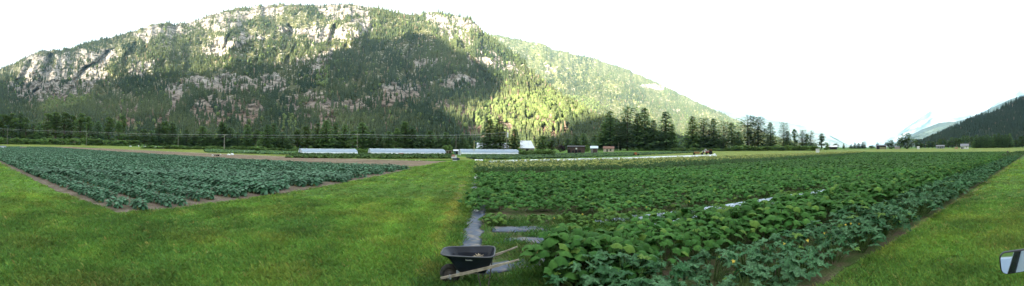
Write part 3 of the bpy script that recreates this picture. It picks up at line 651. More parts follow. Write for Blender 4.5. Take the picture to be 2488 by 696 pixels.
kal.sort(key=lambda p: math.hypot(p[0], p[1])); kn, kf = kal[:300], kal[300:]
for o, p in zip(scatter_things('kale_plant', KA_big, KALE, [(x, y) for x, y, g in kn], 'blue green kale plant in the near rows left of the mown lane', 'kale', 'kale plants in the nearest rows'), kn):
    o.scale = tuple(v * p[2] for v in o.scale)
gmap = {(x, y): g for x, y, g in kf}
mid_k = [(x, y) for x, y, g in kf if math.hypot(x, y) < 26]; far_k = [(x, y) for x, y, g in kf if math.hypot(x, y) >= 26]
scatter_mass('kale_rows', [kale_plant(s, 20, 0.5, 0.50, 0.13, KA_T) for s in range(3)], KALE, mid_k, 'middle rows of blue green kale in the left field', grow=lambda x, y: 1.1)
scatter_mass('kale_rows', KA_far, KALE, far_k, 'distant rows of blue green kale in the left field', grow=lambda x, y: 1.0)
# big squash row and zucchini row along the right edge
BIG = [plant_mesh('squash_plant', squash_plant(s, 54, 0.75, 0.18, 0.85, 0.118, SQ_T, (0.030, 0.105, 0.018), (0.070, 0.175, 0.034), 0.06, 0.009)) for s in range(4)]
ZUK = [plant_mesh('zucchini_plant', squash_plant(s + 50, 38, 0.62, 0.10, 0.68, 0.165, ZU_T, (0.032, 0.105, 0.036), (0.085, 0.180, 0.080), 0.06, 0.011)) for s in range(4)]
sp = [(0.95, 6.35), (1.7, 5.95)]; x = 1.25
while x < 60:
    for yy in ((6.55, 7.5, 8.4) if x > 3.5 else (6.55, 7.5)): sp.append((x + (RR.random() - 0.5) * 0.3, yy + 0.02 * x + (RR.random() - 0.5) * 0.3 + (0.25 if x < 2 else 0)))
    x += 0.95
scatter_things('squash_plant', BIG, LEAF, sp, 'tall broad leaved squash plant in the row behind the zucchini', 'squash plant', 'big squash plants in the front row')
sp = [(1.35, 5.55)]; x = 1.7
while x < 68:
    yb = R_EDGE(x) + 0.55
    for yy in (yb, yb + 0.95):
        sp.append((x + (RR.random() - 0.5) * 0.25, yy + (RR.random() - 0.5) * 0.2))
    x += 0.85
scatter_things('zucchini_plant', ZUK, LEAFZ, sp, 'silvery jagged leaved zucchini plant at the edge of the mown track', 'zucchini plant', 'zucchini plants along the track')
far_sq = [squash_plant(s + 80, 20, 0.7, 0.2, 0.62, 0.16, SQ_L, (0.035, 0.085, 0.022), (0.08, 0.15, 0.035), 0.1, 0) for s in range(3)]
sp = []; x = 60
while x < 125:
    for yy in (0.6, 1.6, 2.7, 3.8): sp.append((x, R_EDGE(x) + yy + RR.random() * 0.3))
    x += 1.0
scatter_mass('squash_rows', far_sq, LEAF, sp, 'far end of the squash rows beside the mown track')
# the wide squash field
SQF = [(-1.6, 12.2), (4, 12.1), (9, 12.1), (14, 12.6), (17, 11.0), (40, 9.8), (124, 9.5), (126, 77), (84, 52), (57, 45), (31, 38.5), (15, 33.3), (-2.5, 28.6)]
sp = []; y = 10.0; k = 0
while y < 78:
    x = -2.4 + (k % 2) * 0.3
    while x < 126:
        xx = x + (RR.random() - 0.5) * 0.35; yy = y + 0.03 * x + (RR.random() - 0.5) * 0.3
        if inpoly(np.array(xx), np.array(yy), SQF) and RR.random() > 0.03: sp.append((xx, yy))
        x += 0.8 if x < 40 else 1.15
    y += 1.05; k += 1
near, far = split_near(sp, 290)
MIDP = [plant_mesh('field_squash_plant', squash_plant(s + 30, 34, 0.62, 0.14, 0.50, 0.105, SQ_T, (0.032, 0.110, 0.022), (0.085, 0.200, 0.042), 0.10, 0.005)) for s in range(4)]
scatter_things('field_squash_plant', MIDP, LEAF, near, 'low leafy squash plant in the near rows of the wide squash field', 'squash plant', 'squash plants of the wide field')
f1, f2 = [p for p in far if math.hypot(*p) < 34], [p for p in far if math.hypot(*p) >= 34]
scatter_mass('squash_field', [squash_plant(s + 130, 28, 0.62, 0.14, 0.50, 0.115, [leaf_tpl(12, squash_r, 0.25, 0.08, q, rings=(1.0,)) for q in range(2)], (0.032, 0.110, 0.022), (0.085, 0.200, 0.042), 0.1, 0) for s in range(3)], LEAF, f1, 'middle of the wide field of low squash plants')
scatter_mass('squash_field', [squash_plant(s + 160, 17, 0.72, 0.14, 0.52, 0.17, SQ_L, (0.040, 0.12, 0.026), (0.095, 0.20, 0.045), 0.1, 0) for s in range(3)], LEAF, f2, 'distant part of the wide field of low squash plants')
# corn
def corn_arr(seed, tassel):
    r = random.Random(seed); V = []; Q = []; C = []
    def quad(a, b, c, d, col_): o = len(V); V.extend([a, b, c, d]); Q.append((o, o + 1, o + 2, o + 3)); C.extend([col_] * 4)
    for s in range(3):
        bx, by = (r.random() - 0.5) * 0.4, (r.random() - 0.5) * 0.4; h = 1.0 + 0.3 * r.random(); quad((bx - .012, by, 0), (bx + .012, by, 0), (bx + .008, by, h), (bx - .008, by, h), (0.09, 0.14, 0.04))
        for i in range(7):
            a = r.random() * 6.28; z = h * (0.25 + 0.75 * i / 7); L = 0.38 + 0.15 * r.random(); dx, dy = math.cos(a), math.sin(a); w_ = 0.035
            p1 = (bx, by, z); p2 = (bx + dx * L * .55, by + dy * L * .55, z + 0.16); p3 = (bx + dx * L, by + dy * L, z - 0.02); k = 0.75 + 0.5 * r.random(); cc = (0.06 * k, 0.135 * k, 0.034 * k)
            quad((p1[0] - dy * w_ * .5, p1[1] + dx * w_ * .5, z), (p1[0] + dy * w_ * .5, p1[1] - dx * w_ * .5, z), (p2[0] + dy * w_, p2[1] - dx * w_, p2[2]), (p2[0] - dy * w_, p2[1] + dx * w_, p2[2]), cc)
            quad((p2[0] - dy * w_, p2[1] + dx * w_, p2[2]), (p2[0] + dy * w_, p2[1] - dx * w_, p2[2]), (p3[0] + dy * .006, p3[1] - dx * .006, p3[2]), (p3[0] - dy * .006, p3[1] + dx * .006, p3[2]), cc)
        if tassel:
            for i in range(5):
                a = r.random() * 6.28; e = 0.14 + 0.08 * r.random(); tc_ = (0.42, 0.44, 0.14)
                quad((bx - .022, by, h - .02), (bx + .022, by, h - .02), (bx + math.cos(a) * e + .012, by + math.sin(a) * e, h + 0.2), (bx + math.cos(a) * e - .012, by + math.sin(a) * e, h + 0.2), tc_)
    V = np.array(V, float); V[:, 2] *= 0.55; V[:, :2] *= 0.85; return V, [np.array(Q)], np.array(C)
CORNM = attr_mat('corn_leaf', 0.65, 0.2, 0.15, 3.0, transl=0.2, rand=0.15)
CF = [(-3.4, 30.2), (15, 34.8), (31, 40), (57, 46.5), (84, 54), (112, 66), (112, 73), (83, 67), (36, 58), (15, 49.5), (-4.4, 41.5)]
sp = []; y = 29
while y < 80:
    x = -5
    while x < 112:
        xx = x + (RR.random() - 0.5) * 0.2; yy = y + 0.22 * x * (1 if x > 0 else .5) + (RR.random() - 0.5) * 0.15
        if inpoly(np.array(xx), np.array(yy), CF): sp.append((xx, yy))
        x += 0.5 if x < 30 else 0.75
    y += 0.75
near, far = split_near(sp, 280)
CM_ = [plant_mesh('corn_clump', corn_arr(s, True)) for s in range(3)]
scatter_things('corn_clump', CM_, CORNM, near, 'clump of young tasselled corn at the near edge of the corn block', 'corn', 'corn clumps at the near edge of the corn block', seed=8)
a_ = [p for p in far if p[1] < 34 + 0.26 * p[0]]; b_ = [p for p in far if p[1] >= 34 + 0.26 * p[0]]
scatter_mass('corn_rows', [corn_arr(s + 9, False) for s in range(3)], CORNM, a_, 'dark green rows of young corn')
scatter_mass('corn_rows', [corn_arr(s + 19, True) for s in range(3)], CORNM, b_, 'yellow tasselled rows at the back of the corn block', grow=lambda x, y: 1.12)

VINE = [plant_mesh('vine_plant', squash_plant(s + 400, 26, 0.5, 0.06, 0.36, 0.085, SQ_T, (0.055, 0.14, 0.028), (0.12, 0.22, 0.05), 0.35, 0.005)) for s in range(3)]
vs_ = [G(x, y)[:2] for x, y in [(1410, 545), (1428, 552), (1470, 540), (1205, 545), (1500, 548), (1545, 536), (1655, 524), (1745, 512), (1820, 503), (1905, 487), (1380, 540), (1310, 545), (1600, 532)]]
scatter_things('vine_plant', VINE, LEAF, vs_, 'small pale green vine plant in the weedy gap between the plastic strips', 'vine plant', 'small vine plants in the gap', jit=0.3, seed=12)
# ------------------------------------------------------------------ grass, clover, weeds
def tuft(seed, blades, clover, h, spread, c=(0.106, 0.222, 0.038)):
    r = random.Random(seed); V = []; Q = []; C = []
    for i in range(blades):
        a = r.random() * 6.28; x, y = (r.random() - .5) * spread, (r.random() - .5) * spread; L = h * (0.5 + r.random()); lean = 0.25 + 0.9 * r.random(); dx, dy = math.cos(a), math.sin(a); w_ = 0.005
        o = len(V); V += [(x - dy * w_, y + dx * w_, 0), (x + dy * w_, y - dx * w_, 0), (x + dx * L * lean * .5 + dy * w_, y + dy * L * lean * .5 - dx * w_, L * .7), (x + dx * L * lean, y + dy * L * lean, L)]
        k = 0.7 + 0.7 * r.random(); cc = (c[0] * k * (1.3 if r.random() < .3 else 1), c[1] * k, c[2] * k); C += [cc] * 4; Q.append((o, o + 1, o + 2, o + 3))
    for i in range(clover):
        a = r.random() * 6.28; x, y = (r.random() - .5) * spread * 1.2, (r.random() - .5) * spread * 1.2; z = h * (0.25 + 0.5 * r.random()); s = 0.010 + 0.008 * r.random(); tx, ty = (r.random() - .5) * 0.9, (r.random() - .5) * 0.9
        o = len(V); k = 0.6 + 0.8 * r.random(); cc = (c[0] * .75 * k, c[1] * .95 * k, c[2] * k)
        for b in range(4):
            an = a + b * math.pi / 2; px_, py_ = math.cos(an) * s, math.sin(an) * s; V.append((x + px_, y + py_, z + tx * px_ + ty * py_))
        C += [cc] * 4; Q.append((o, o + 1, o + 2, o + 3))
    return np.array(V), np.array(Q), np.array(C)
GR = attr_mat('grass_blades', 0.7, 0.2, 0.25, 0.7, transl=0.3)
def lawn(name, n, r0, r1, pw, test, tufts, label, seed, size, dens=None, sector=(-1.56, 1.56)):
    r = np.random.default_rng(seed); u = r.random(n); d = (r0 ** pw + u * (r1 ** pw - r0 ** pw)) ** (1 / pw); a = sector[0] + r.random(n) * (sector[1] - sector[0])
    x, y = d * np.sin(a), d * np.cos(a); k = test(x, y)
    nz = fbm(x * 0.9, y * 0.9, 4, seed); k &= r.random(n) < np.clip(0.6 + (nz - 0.35) * 2, 0.4, 1); x, y, d = x[k], y[k], d[k]
    m = len(x); kind = r.integers(0, len(tufts), m); L = []
    yel = np.clip(fbm(x * 0.35, y * 0.35, 4, 13) * 2.6 - 1.0, 0, 1); dk = fbm(x * 1.6, y * 1.6, 3, 14)
    farf = np.clip((d - 8) / 30, 0, 1)  # brighter look of distant grass at grazing angles, put into the tint
    tint = np.stack([0.80 + 0.6 * yel + 0.35 * farf, 0.8 + 0.45 * yel + 0.25 * farf, 0.85 + 0.2 * yel + 0 * farf], 1) * (0.85 + 0.5 * dk)[:, None]
    tint *= (1 + 0.13 * np.sin(6.283 * (x + 0.08 * y) / 1.5 + 2 * fbm(x * .3, y * .3, 2, 3)) * np.clip(y / 10, 0, 1))[:, None]
    pat = fbm(x * 0.7, y * 0.7, 4, 19); tint *= 1 + np.clip((pat - 0.52) * 5, 0, 1)[:, None] * np.array([0.28, 0.0, 0.05])
    worn = inpoly(x + (fbm(x * 2, y * 2, 3, 5) - .5) * .9, y, WORN) & (fbm(x * 2.5, y * 1.2, 3, 8) > 0.42); tint[worn] *= np.array([1.38, 0.98, 1.15])
    dry = r.random(m) < 0.035; tint[dry] = np.array([2.6, 1.3, 2.0])
    sc = size * (0.7 + 0.6 * r.random(m)) * np.clip(d / 9, 1.0, 5.0) ** 0.75
    for q, (Vp, Fp, Cp) in enumerate(tufts):
        s_ = kind == q; L.append(replicate(Vp, Fp, Cp, np.stack([x[s_], y[s_], np.full(s_.sum(), 0.01)], 1), np.stack([sc[s_], sc[s_], sc[s_] * np.clip(9 / d[s_], 0.45, 1)], 1), r.random(s_.sum()) * 6.28, tint[s_]))
    V, Fl, C = join_arrays(L)
    tag(link(name, np_mesh(name, V, Fl, {'Col': C}), GR), label, 'grass', kind='stuff')
WORN = [G(1000, 680)[:2], G(1045, 600)[:2], G(1082, 520)[:2], G(1105, 460)[:2], G(1128, 430)[:2], G(1140, 430)[:2], G(1128, 460)[:2], G(1108, 530)[:2], G(1085, 600)[:2], G(1060, 680)[:2]]
def on_lawn(x, y):
    k = ~inpoly(x, y, LEFT_SOIL) & ~inpoly(x, y, RIGHT_SOIL) & ~inpoly(x, y, TILL)
    return k
TF = [tuft(s, 7, 8, 0.07, 0.11) for s in range(6)]
lawn('lawn_grass', 90000, 4.0, 16, 0.6, on_lawn, TF, 'short mown grass and clover on the lane and the track', 31, 1.0)
lawn('lawn_grass', 50000, 14, 60, 0.5, lambda x, y: on_lawn(x, y) & (y < 60), TF, 'mown grass farther along the lane', 32, 1.0)
WD = [tuft(s + 40, 12, 18, 0.13, 0.30, (0.070, 0.170, 0.034)) for s in range(5)]
LANE_EDGE = [G(1000, 720)[:2], G(1085, 600)[:2], G(1125, 500)[:2], G(1148, 430)[:2], G(1160, 400)[:2], G(1172, 400)[:2], G(1182, 450)[:2], G(1150, 520)[:2], G(1115, 600)[:2], G(1075, 720)[:2]]
GAP = [G(1175, 660)[:2], G(1180, 530)[:2], G(1500, 525)[:2], G(1990, 458)[:2], G(2010, 478)[:2], G(1700, 560)[:2], G(1400, 620)[:2], G(1330, 720)[:2], G(1060, 720)[:2]]
FILMS = [[G(1115, 640)[:2], G(1112, 590)[:2], G(1143, 510)[:2], G(1150, 440)[:2], G(1170, 440)[:2], G(1172, 510)[:2], G(1172, 590)[:2], G(1160, 640)[:2]],
         [G(1190, 572)[:2], G(1340, 568)[:2], G(1340, 549)[:2], G(1190, 551)[:2]], [G(1200, 602)[:2], G(1385, 595)[:2], G(1385, 570)[:2], G(1200, 576)[:2]], [G(1150, 685)[:2], G(1380, 655)[:2], G(1380, 610)[:2], G(1150, 632)[:2]]]
PALES = [[G(1430, 553)[:2], G(1560, 541)[:2], G(1700, 522)[:2], G(1850, 498)[:2], G(2020, 472)[:2], G(2010, 460)[:2], G(1850, 483)[:2], G(1700, 506)[:2], G(1560, 524)[:2], G(1430, 536)[:2]]]
def weedy(x, y):
    k = inpoly(x, y, LANE_EDGE) | inpoly(x, y, GAP)
    for f in FILMS + PALES: k &= ~(inpoly(x, y, f) & (fbm(x * 2.2, y * 2.2, 3, 2) < 0.55))
    return k
lawn('weeds', 34000, 5.5, 40, 0.6, weedy, WD, 'low green weeds along the lane edge and between the plastic strips', 33, 0.8, sector=(-0.5, 1.1))
# ------------------------------------------------------------------ trees of the valley floor, every one its own
NEEDLE = attr_mat('needle_sprays', 0.85, 0.1, 0.3, 0.6, rand=0.2, transl=0.45)
BROAD = attr_mat('broad_leaves', 0.8, 0.15, 0.3, 0.8, rand=0.18, transl=0.4)
BARK = mat('bark', (0.12, 0.095, 0.07), 0.9, noise=0.4, scale=3, bump=0.5)
def sprays(pts, dirs, w_, L_, cols, r):
    """one drooping leaf spray (two quads, folded) at each point"""
    n = len(pts); d = dirs / (np.linalg.norm(dirs, axis=1, keepdims=True) + 1e-9); up = np.array([0, 0, 1.0])
    s = np.cross(d, up); s /= (np.linalg.norm(s, axis=1, keepdims=True) + 1e-9)
    s = s + (r.random((n, 3)) - 0.5) * 0.9; s /= np.linalg.norm(s, axis=1, keepdims=True)
    w = w_[:, None] * 0.5; L = L_[:, None]
    a = pts - s * w * 0.5; b = pts + s * w * 0.5; c = pts + d * L * 0.55 + s * w; e = pts + d * L * 0.55 - s * w; t1 = pts + d * L + s * w * 0.25 - up * L * 0.15; t2 = pts + d * L - s * w * 0.25 - up * L * 0.15
    V = np.stack([a, b, c, e, t1, t2], 1).reshape(-1, 3); o = np.arange(n)[:, None] * 6
    Q = np.concatenate([o + np.array([0, 1, 2, 3]), o + np.array([3, 2, 4, 5])]); return V, Q, np.repeat(cols, 6, 0)
def conifer(seed, H=24.0, Rb=4.2, shape='spruce', col_=(0.052, 0.094, 0.040), col2=(0.100, 0.155, 0.058)):
    r = np.random.default_rng(seed); P_ = []; D_ = []; W_ = []; L_ = []; C_ = []; bare = {'spruce': 0.02, 'pine': 0.05, 'cedar': 0.02}[shape]
    nw = {'spruce': 40, 'pine': 34, 'cedar': 40}[shape]; sk = r.random(36)
    for i in range(nw):
        z = bare + (1 - bare) * ((i + r.random() * 0.6) / nw) ** 0.95; 
        if z > 0.985: z = 0.985
        if shape == 'spruce': rad = Rb * (min(1, 1.25 * (1 - z)) ** 0.85 * 0.97 + 0.02)
        elif shape == 'cedar': rad = Rb * min(1, 1.3 * (1 - z) ** 0.75) * (0.8 + 0.2 * math.sin(i))
        else: rad = Rb * (math.sin(math.pi * min(1, (1 - z) * 0.85 + 0.10)) ** 0.5) * (0.65 + 0.5 * r.random())
        nb = 10 if shape != 'pine' else 10
        for k in range(nb):
            a = 2 * math.pi * (k + r.random()) / nb; sec = int(a / 6.2832 * 12) % 12; ln = rad * (0.65 + 0.55 * r.random()) * (0.78 + 0.5 * sk[sec])
            if shape == 'pine' and sk[sec + int(z * 4) * 3 % 20] < 0.22: continue
            rise = 0.25 if shape == 'pine' else (-0.18 if z < 0.7 else 0.25); m = max(2, int(ln / 0.55)); bc = np.array(col_) + (np.array(col2) - np.array(col_)) * r.random(); bc = bc * (0.75 + 0.5 * r.random())
            for j in range(m):
                t = (j + 0.6) / m; p = np.array([math.cos(a) * ln * t, math.sin(a) * ln * t, z * H + ln * t * rise - 0.12 * ln * t * t])
                p += (r.random(3) - 0.5) * np.array([0.8, 0.8, 1.3]); P_.append(p); yaw = a + (r.random() - 0.5) * 1.6
                D_.append((math.cos(yaw), math.sin(yaw), (0.5 if shape == 'pine' else -0.25) * r.random())); W_.append((0.7 + 0.5 * r.random()) * (1 - 0.4 * z)); L_.append((1.0 + 0.8 * r.random()) * (1 - 0.4 * z)); C_.append(bc * (0.85 + 0.3 * r.random()))
    for j in range(5): P_.append(np.array([0, 0, H * (0.95 + 0.01 * j)])); D_.append((0.1 * (r.random() - .5), 0.1 * (r.random() - .5), 1)); W_.append(0.3); L_.append(0.7); C_.append(np.array(col_))
    V, Q, C = sprays(np.array(P_), np.array(D_, float), np.array(W_), np.array(L_), np.array(C_) * 2.1, r)
    crown = np_mesh('crown', V, Q, {'Col': C})
    tb = MB().tube([(0, 0, -0.3), (0.05, 0, H * 0.3), (0, 0.05, H * 0.65), (0, 0, H * 0.97)], [0.42, 0.32, 0.18, 0.04], 8)
    for i in range(14):
        a = r.random() * 6.28; z = H * (0.15 + 0.6 * r.random()); q = Rb * 0.55 * (1 - z / H) + 0.4; tb.tube([(0, 0, z), (math.cos(a) * q, math.sin(a) * q, z + q * 0.15)], [0.07, 0.02], 4)
    me = bpy.data.meshes.new('trunk'); me.from_pydata(tb.v, [], tb.f); return crown, me, NEEDLE
def broadleaf(seed, H=20.0, Rb=5.0, tall=False, col_=(0.045, 0.085, 0.026), col2=(0.085, 0.130, 0.038), n_cl=46, low=0.12, leaf=0.55):
    r = np.random.default_rng(seed); P_ = []; C_ = []; D_ = []; cls = []
    for i in range(n_cl):
        z = low + (0.93 - low) * r.random(); prof = math.sin(math.pi * (0.12 + 0.86 * (z - low) / (1 - low))) ** (0.55 if not tall else 0.4)
        if tall: prof *= 0.62 + 0.3 * (1 - z)
        a = r.random() * 6.28; q = Rb * prof * math.sqrt(r.random()) * 0.85; cls.append((q * math.cos(a), q * math.sin(a), z * H, (0.16 + 0.17 * r.random()) * Rb * (0.75 if z > 0.8 else 1)))
    cls.append((0, 0, H * 0.9, Rb * 0.2))
    for cx, cy, cz, cr in cls:
        m = int(46 * (cr / (0.25 * Rb)) ** 1.5) + 12; v = r.normal(size=(m, 3)); v /= np.linalg.norm(v, axis=1, keepdims=True); rr = cr * (0.55 + 0.55 * r.random((m, 1))); p = np.array([cx, cy, cz]) + v * rr * np.array([1, 1, 0.8])
        bc = np.array(col_) + (np.array(col2) - np.array(col_)) * r.random(); P_.append(p); D_.append(v * np.array([1, 1, .5]) + (r.random((m, 3)) - .5)); C_.append(bc[None] * (0.7 + 0.6 * r.random((m, 1))))
    P_, D_, C_ = np.concatenate(P_), np.concatenate(D_), np.concatenate(C_); n = len(P_)
    P_[:, 2] = np.maximum(P_[:, 2], 0.25)
    V, Q, C = sprays(P_, D_, leaf * (0.6 + 0.8 * r.random(n)), leaf * (0.8 + 0.9 * r.random(n)), C_ * 1.6, r)
    crown = np_mesh('crown', V, Q, {'Col': C}); tb = MB().tube([(0, 0, -0.3), (0.1, 0, H * 0.25), (0, 0.15, H * 0.55), (0, 0, H * 0.85)], [0.022 * H, 0.017 * H, 0.010 * H, 0.03], 8)
    for cx, cy, cz, cr in cls[::3]: tb.tube([(0, 0, cz * 0.55), (cx * .5, cy * .5, cz * 0.8), (cx, cy, cz)], [0.008 * H, 0.005 * H, 0.02], 4)
    me = bpy.data.meshes.new('trunk'); me.from_pydata(tb.v, [], tb.f); return crown, me, BROAD
PROTO = {}
for k in range(3): PROTO['spruce%d' % k] = (conifer(100 + k), 24, 4.2)
for k in range(3): PROTO['pine%d' % k] = (conifer(200 + k, 24, 4.6, 'pine', (0.054, 0.088, 0.044), (0.092, 0.140, 0.060)), 24, 4.6)
for k in range(2): PROTO['cedar%d' % k] = (conifer(300 + k, 24, 4.4, 'cedar', (0.060, 0.108, 0.040), (0.112, 0.172, 0.056)), 24, 4.4)
for k in range(3): PROTO['poplar%d' % k] = (broadleaf(400 + k, 24, 4.6, True, (0.068, 0.115, 0.038), (0.115, 0.175, 0.052)), 24, 4.6)
for k in range(2): PROTO['round%d' % k] = (broadleaf(500 + k, 14, 6.0), 14, 6.0)
for k in range(3): PROTO['bush%d' % k] = (broadleaf(600 + k, 4, 2.6, False, (0.070, 0.125, 0.036), (0.13, 0.20, 0.055), 26, 0.05, 0.34), 4, 2.6)
PROTO['plum0'] = (broadleaf(700, 5, 2.6, False, (0.028, 0.016, 0.022), (0.045, 0.026, 0.034), 30, 0.08, 0.34), 5, 2.6)
def tree(kind, x, top, wpx, d, label, group=None, name=None):
    (cr, tr, fm), H0, R0 = PROTO[kind]; x0, y0, _ = P(x, d); Hh = Z(x, top, d); Rr = wpx * (0.76 if kind[0] not in 'bpr' or kind[:4] == 'pine' else 0.60) / F * d
    nm = name or {'s': 'spruce_tree', 'c': 'cedar_tree', 'r': 'broadleaf_tree', 'b': 'bush'}.get(kind[0]) or {'pine': 'pine_tree', 'popl': 'poplar_tree', 'plum': 'plum_tree'}[kind[:4]]
    cat = 'bush' if nm == 'bush' else 'tree'
    root = empty(nm, (x0, y0, 0), TR.random() * 6.28, label, cat, group)
    a = link('crown', cr, fm, root); b = link('trunk', tr, BARK, root)
    s = (Rr / R0, Rr / R0, Hh / H0); a.scale = s; b.scale = (max(s[0], s[2] * .6), max(s[1], s[2] * .6), s[2]); return root
TR = random.Random(77)
ORD = ['first', 'second', 'third', 'fourth', 'fifth', 'sixth', 'seventh', 'eighth', 'ninth', 'tenth', 'eleventh', 'twelfth', 'thirteenth', 'fourteenth', 'fifteenth', 'sixteenth', 'seventeenth', 'eighteenth', 'nineteenth', 'twentieth']
def run(lst, d, phrase, group, jit=0.06):
    """a stand of trees from left to right: (kind, x, top, width, look)"""
    lst = sorted(lst, key=lambda q: q[1])
    for i, q in enumerate(lst):
        dd = (q[5] if len(q) > 5 else d) * (1 + (TR.random() - .5) * jit)
        tree(q[0], q[1], q[2], q[3], dd, '%s, %s from left %s' % (q[4], ORD[i], phrase), group)
run([('poplar0', -12, 276, 44, 'dark leafy tree'), ('poplar1', 8, 274, 38, 'dark leafy tree'), ('poplar2', 30, 270, 36, 'tall dark leafy tree'), ('spruce0', 50, 274, 30, 'dark conifer'), ('poplar0', 62, 284, 30, 'dark leafy tree'), ('spruce1', 80, 300, 26, 'short dark conifer'), ('cedar0', 96, 298, 28, 'short dark conifer'),
     ('poplar1', 116, 272, 34, 'tall cottonwood'), ('poplar2', 135, 268, 40, 'broad tall cottonwood'), ('poplar0', 156, 270, 40, 'broad tall cottonwood'), ('poplar1', 174, 276, 34, 'tall cottonwood')], 330, 'in the far left stand', 'trees of the far left stand')
run([('poplar2', 195, 270, 34, 'tall dark cottonwood'), ('poplar0', 215, 280, 30, 'dark cottonwood'), ('spruce2', 238, 294, 26, 'narrow dark conifer'), ('poplar1', 264, 281, 30, 'slender pale green poplar'), ('poplar2', 288, 290, 24, 'pale green poplar'), ('poplar0', 299, 276, 28, 'tallest pale green poplar'), ('round0', 330, 318, 34, 'low broad tree'), ('poplar1', 350, 312, 24, 'low green tree'), ('cedar1', 368, 318, 22, 'low green tree'),
     ('spruce0', 386, 298, 30, 'dark conifer'), ('poplar0', 402, 292, 30, 'tall grey green tree'), ('spruce1', 419, 298, 30, 'dark conifer')], 290, 'between the left utility poles', 'trees between the left poles')
run([('spruce2', 452, 316, 26, 'dark conifer'), ('cedar0', 436, 330, 22, 'small dark tree'), ('spruce0', 472, 326, 26, 'small dark conifer'), ('cedar1', 492, 308, 36, 'broad dark tree'), ('spruce1', 510, 322, 28, 'small dark conifer'), ('spruce0', 540, 297, 38, 'tall spreading conifer'), ('cedar0', 560, 312, 30, 'dark conifer'), ('spruce2', 577, 322, 30, 'dark conifer'), ('cedar1', 600, 303, 32, 'dense green conifer'), ('poplar2', 622, 312, 22, 'light green slender tree'), ('poplar1', 633, 318, 22, 'light green slender tree')], 225, 'around the thick middle pole', 'trees around the middle pole')
run([('cedar0', 650, 304, 32, 'tall dark conifer'), ('spruce0', 665, 300, 28, 'tall dark conifer'), ('spruce1', 686, 322, 26, 'dark conifer'), ('cedar1', 702, 334, 26, 'low dark conifer'), ('poplar2', 722, 312, 24, 'brownish green tree'), ('poplar0', 745, 303, 32, 'brownish green tree'), ('round0', 735, 338, 34, 'pale round tree', 190), ('cedar0', 772, 300, 34, 'tall conifer'), ('cedar1', 792, 294, 36, 'tallest dense conifer'), ('spruce2', 815, 298, 32, 'tall dark conifer'), ('cedar0', 838, 303, 30, 'dark conifer')], 180, 'behind the first tunnel', 'trees behind the first tunnel')
run([('poplar1', 860, 316, 26, 'light green tree'), ('cedar1', 880, 299, 40, 'tall bright green conifer'), ('spruce0', 905, 318, 26, 'dark conifer'), ('spruce2', 924, 330, 22, 'low conifer'), ('cedar0', 945, 320, 26, 'dark conifer'), ('poplar2', 962, 308, 24, 'green tree'), ('cedar1', 984, 296, 40, 'tall broad green conifer'), ('spruce0', 1002, 308, 28, 'green conifer'), ('poplar0', 1022, 330, 28, 'low grey green tree'), ('cedar0', 1045, 318, 32, 'brownish green conifer'), ('spruce1', 1066, 330, 22, 'low conifer'), ('cedar1', 1084, 322, 30, 'brownish green conifer'), ('spruce2', 1106, 330, 20, 'low conifer'), ('spruce0', 1124, 326, 22, 'dark conifer'), ('cedar0', 1142, 332, 22, 'low dark conifer')], 175, 'behind the long middle tunnel', 'trees behind the middle tunnel')
run([('spruce0', 1190, 290, 42, 'tall dark spruce'), ('spruce1', 1214, 292, 42, 'tall dark spruce'), ('cedar1', 1250, 314, 32, 'yellowish green conifer')], 128, 'before the white barn roofs', 'conifers before the barn roofs')
run([('round1', 1318, 330, 34, 'pale leafy tree'), ('poplar0', 1340, 340, 24, 'small leafy tree'), ('spruce2', 1400, 330, 24, 'grey green conifer', 330), ('cedar0', 1418, 324, 24, 'grey green conifer', 330), ('spruce0', 1380, 338, 22, 'grey green conifer', 330), ('bush0', 1427, 353, 12, 'small rounded shrub'), ('spruce1', 1444, 330, 20, 'grey green conifer', 330)], 210, 'around the brown shed', 'trees around the brown shed')
tree('plum0', 1363, 352, 18, 190, 'round dark purple leaved tree beside the brown shed')
run([('spruce0', 1466, 300, 30, 'lower dark conifer'), ('cedar0', 1482, 271, 44, 'broad dark conifer'), ('pine0', 1524, 262, 40, 'tall ragged pine'), ('pine1', 1508, 300, 26, 'low ragged pine'), ('cedar1', 1549, 276, 32, 'dark crowded conifer'), ('cedar0', 1566, 263, 44, 'tallest dense dark conifer'), ('spruce2', 1588, 292, 32, 'dark conifer'), ('spruce1', 1618, 272, 42, 'pointed dark spruce'), ('cedar1', 1634, 302, 24, 'lower dark conifer')], 290, 'in the tall mid valley clump', 'tall conifer clump mid valley')
run([('cedar0', 1683, 283, 38, 'round topped dense conifer'), ('pine2', 1709, 288, 34, 'open crowned pine'), ('spruce1', 1734, 289, 34, 'pointed conifer'), ('pine0', 1758, 296, 28, 'ragged pine'), ('cedar1', 1778, 299, 34, 'broad dark conifer'), ('cedar0', 1795, 320, 24, 'low dark conifer')], 320, 'in the clump behind the red tractor', 'conifer clump behind the tractor')
run([('pine1', 1817, 279, 40, 'tallest open pine'), ('pine2', 1842, 284, 38, 'broad open pine'), ('spruce0', 1872, 298, 28, 'dense spruce'), ('pine0', 1904, 298, 22, 'thin topped pine'), ('spruce2', 1914, 318, 22, 'low conifer'), ('poplar0', 1930, 312, 22, 'rounded tall tree'), ('pine2', 1950, 317, 18, 'thin pine'), ('poplar1', 1960, 324, 14, 'slim leafy tree'), ('pine1', 1970, 318, 16, 'thin pine'), ('poplar2', 1996, 322, 20, 'last bushy topped tree'), ('bush0', 2008, 347, 12, 'low shrub')], 350, 'in the thinning row of pines', 'row of pines thinning to the right')
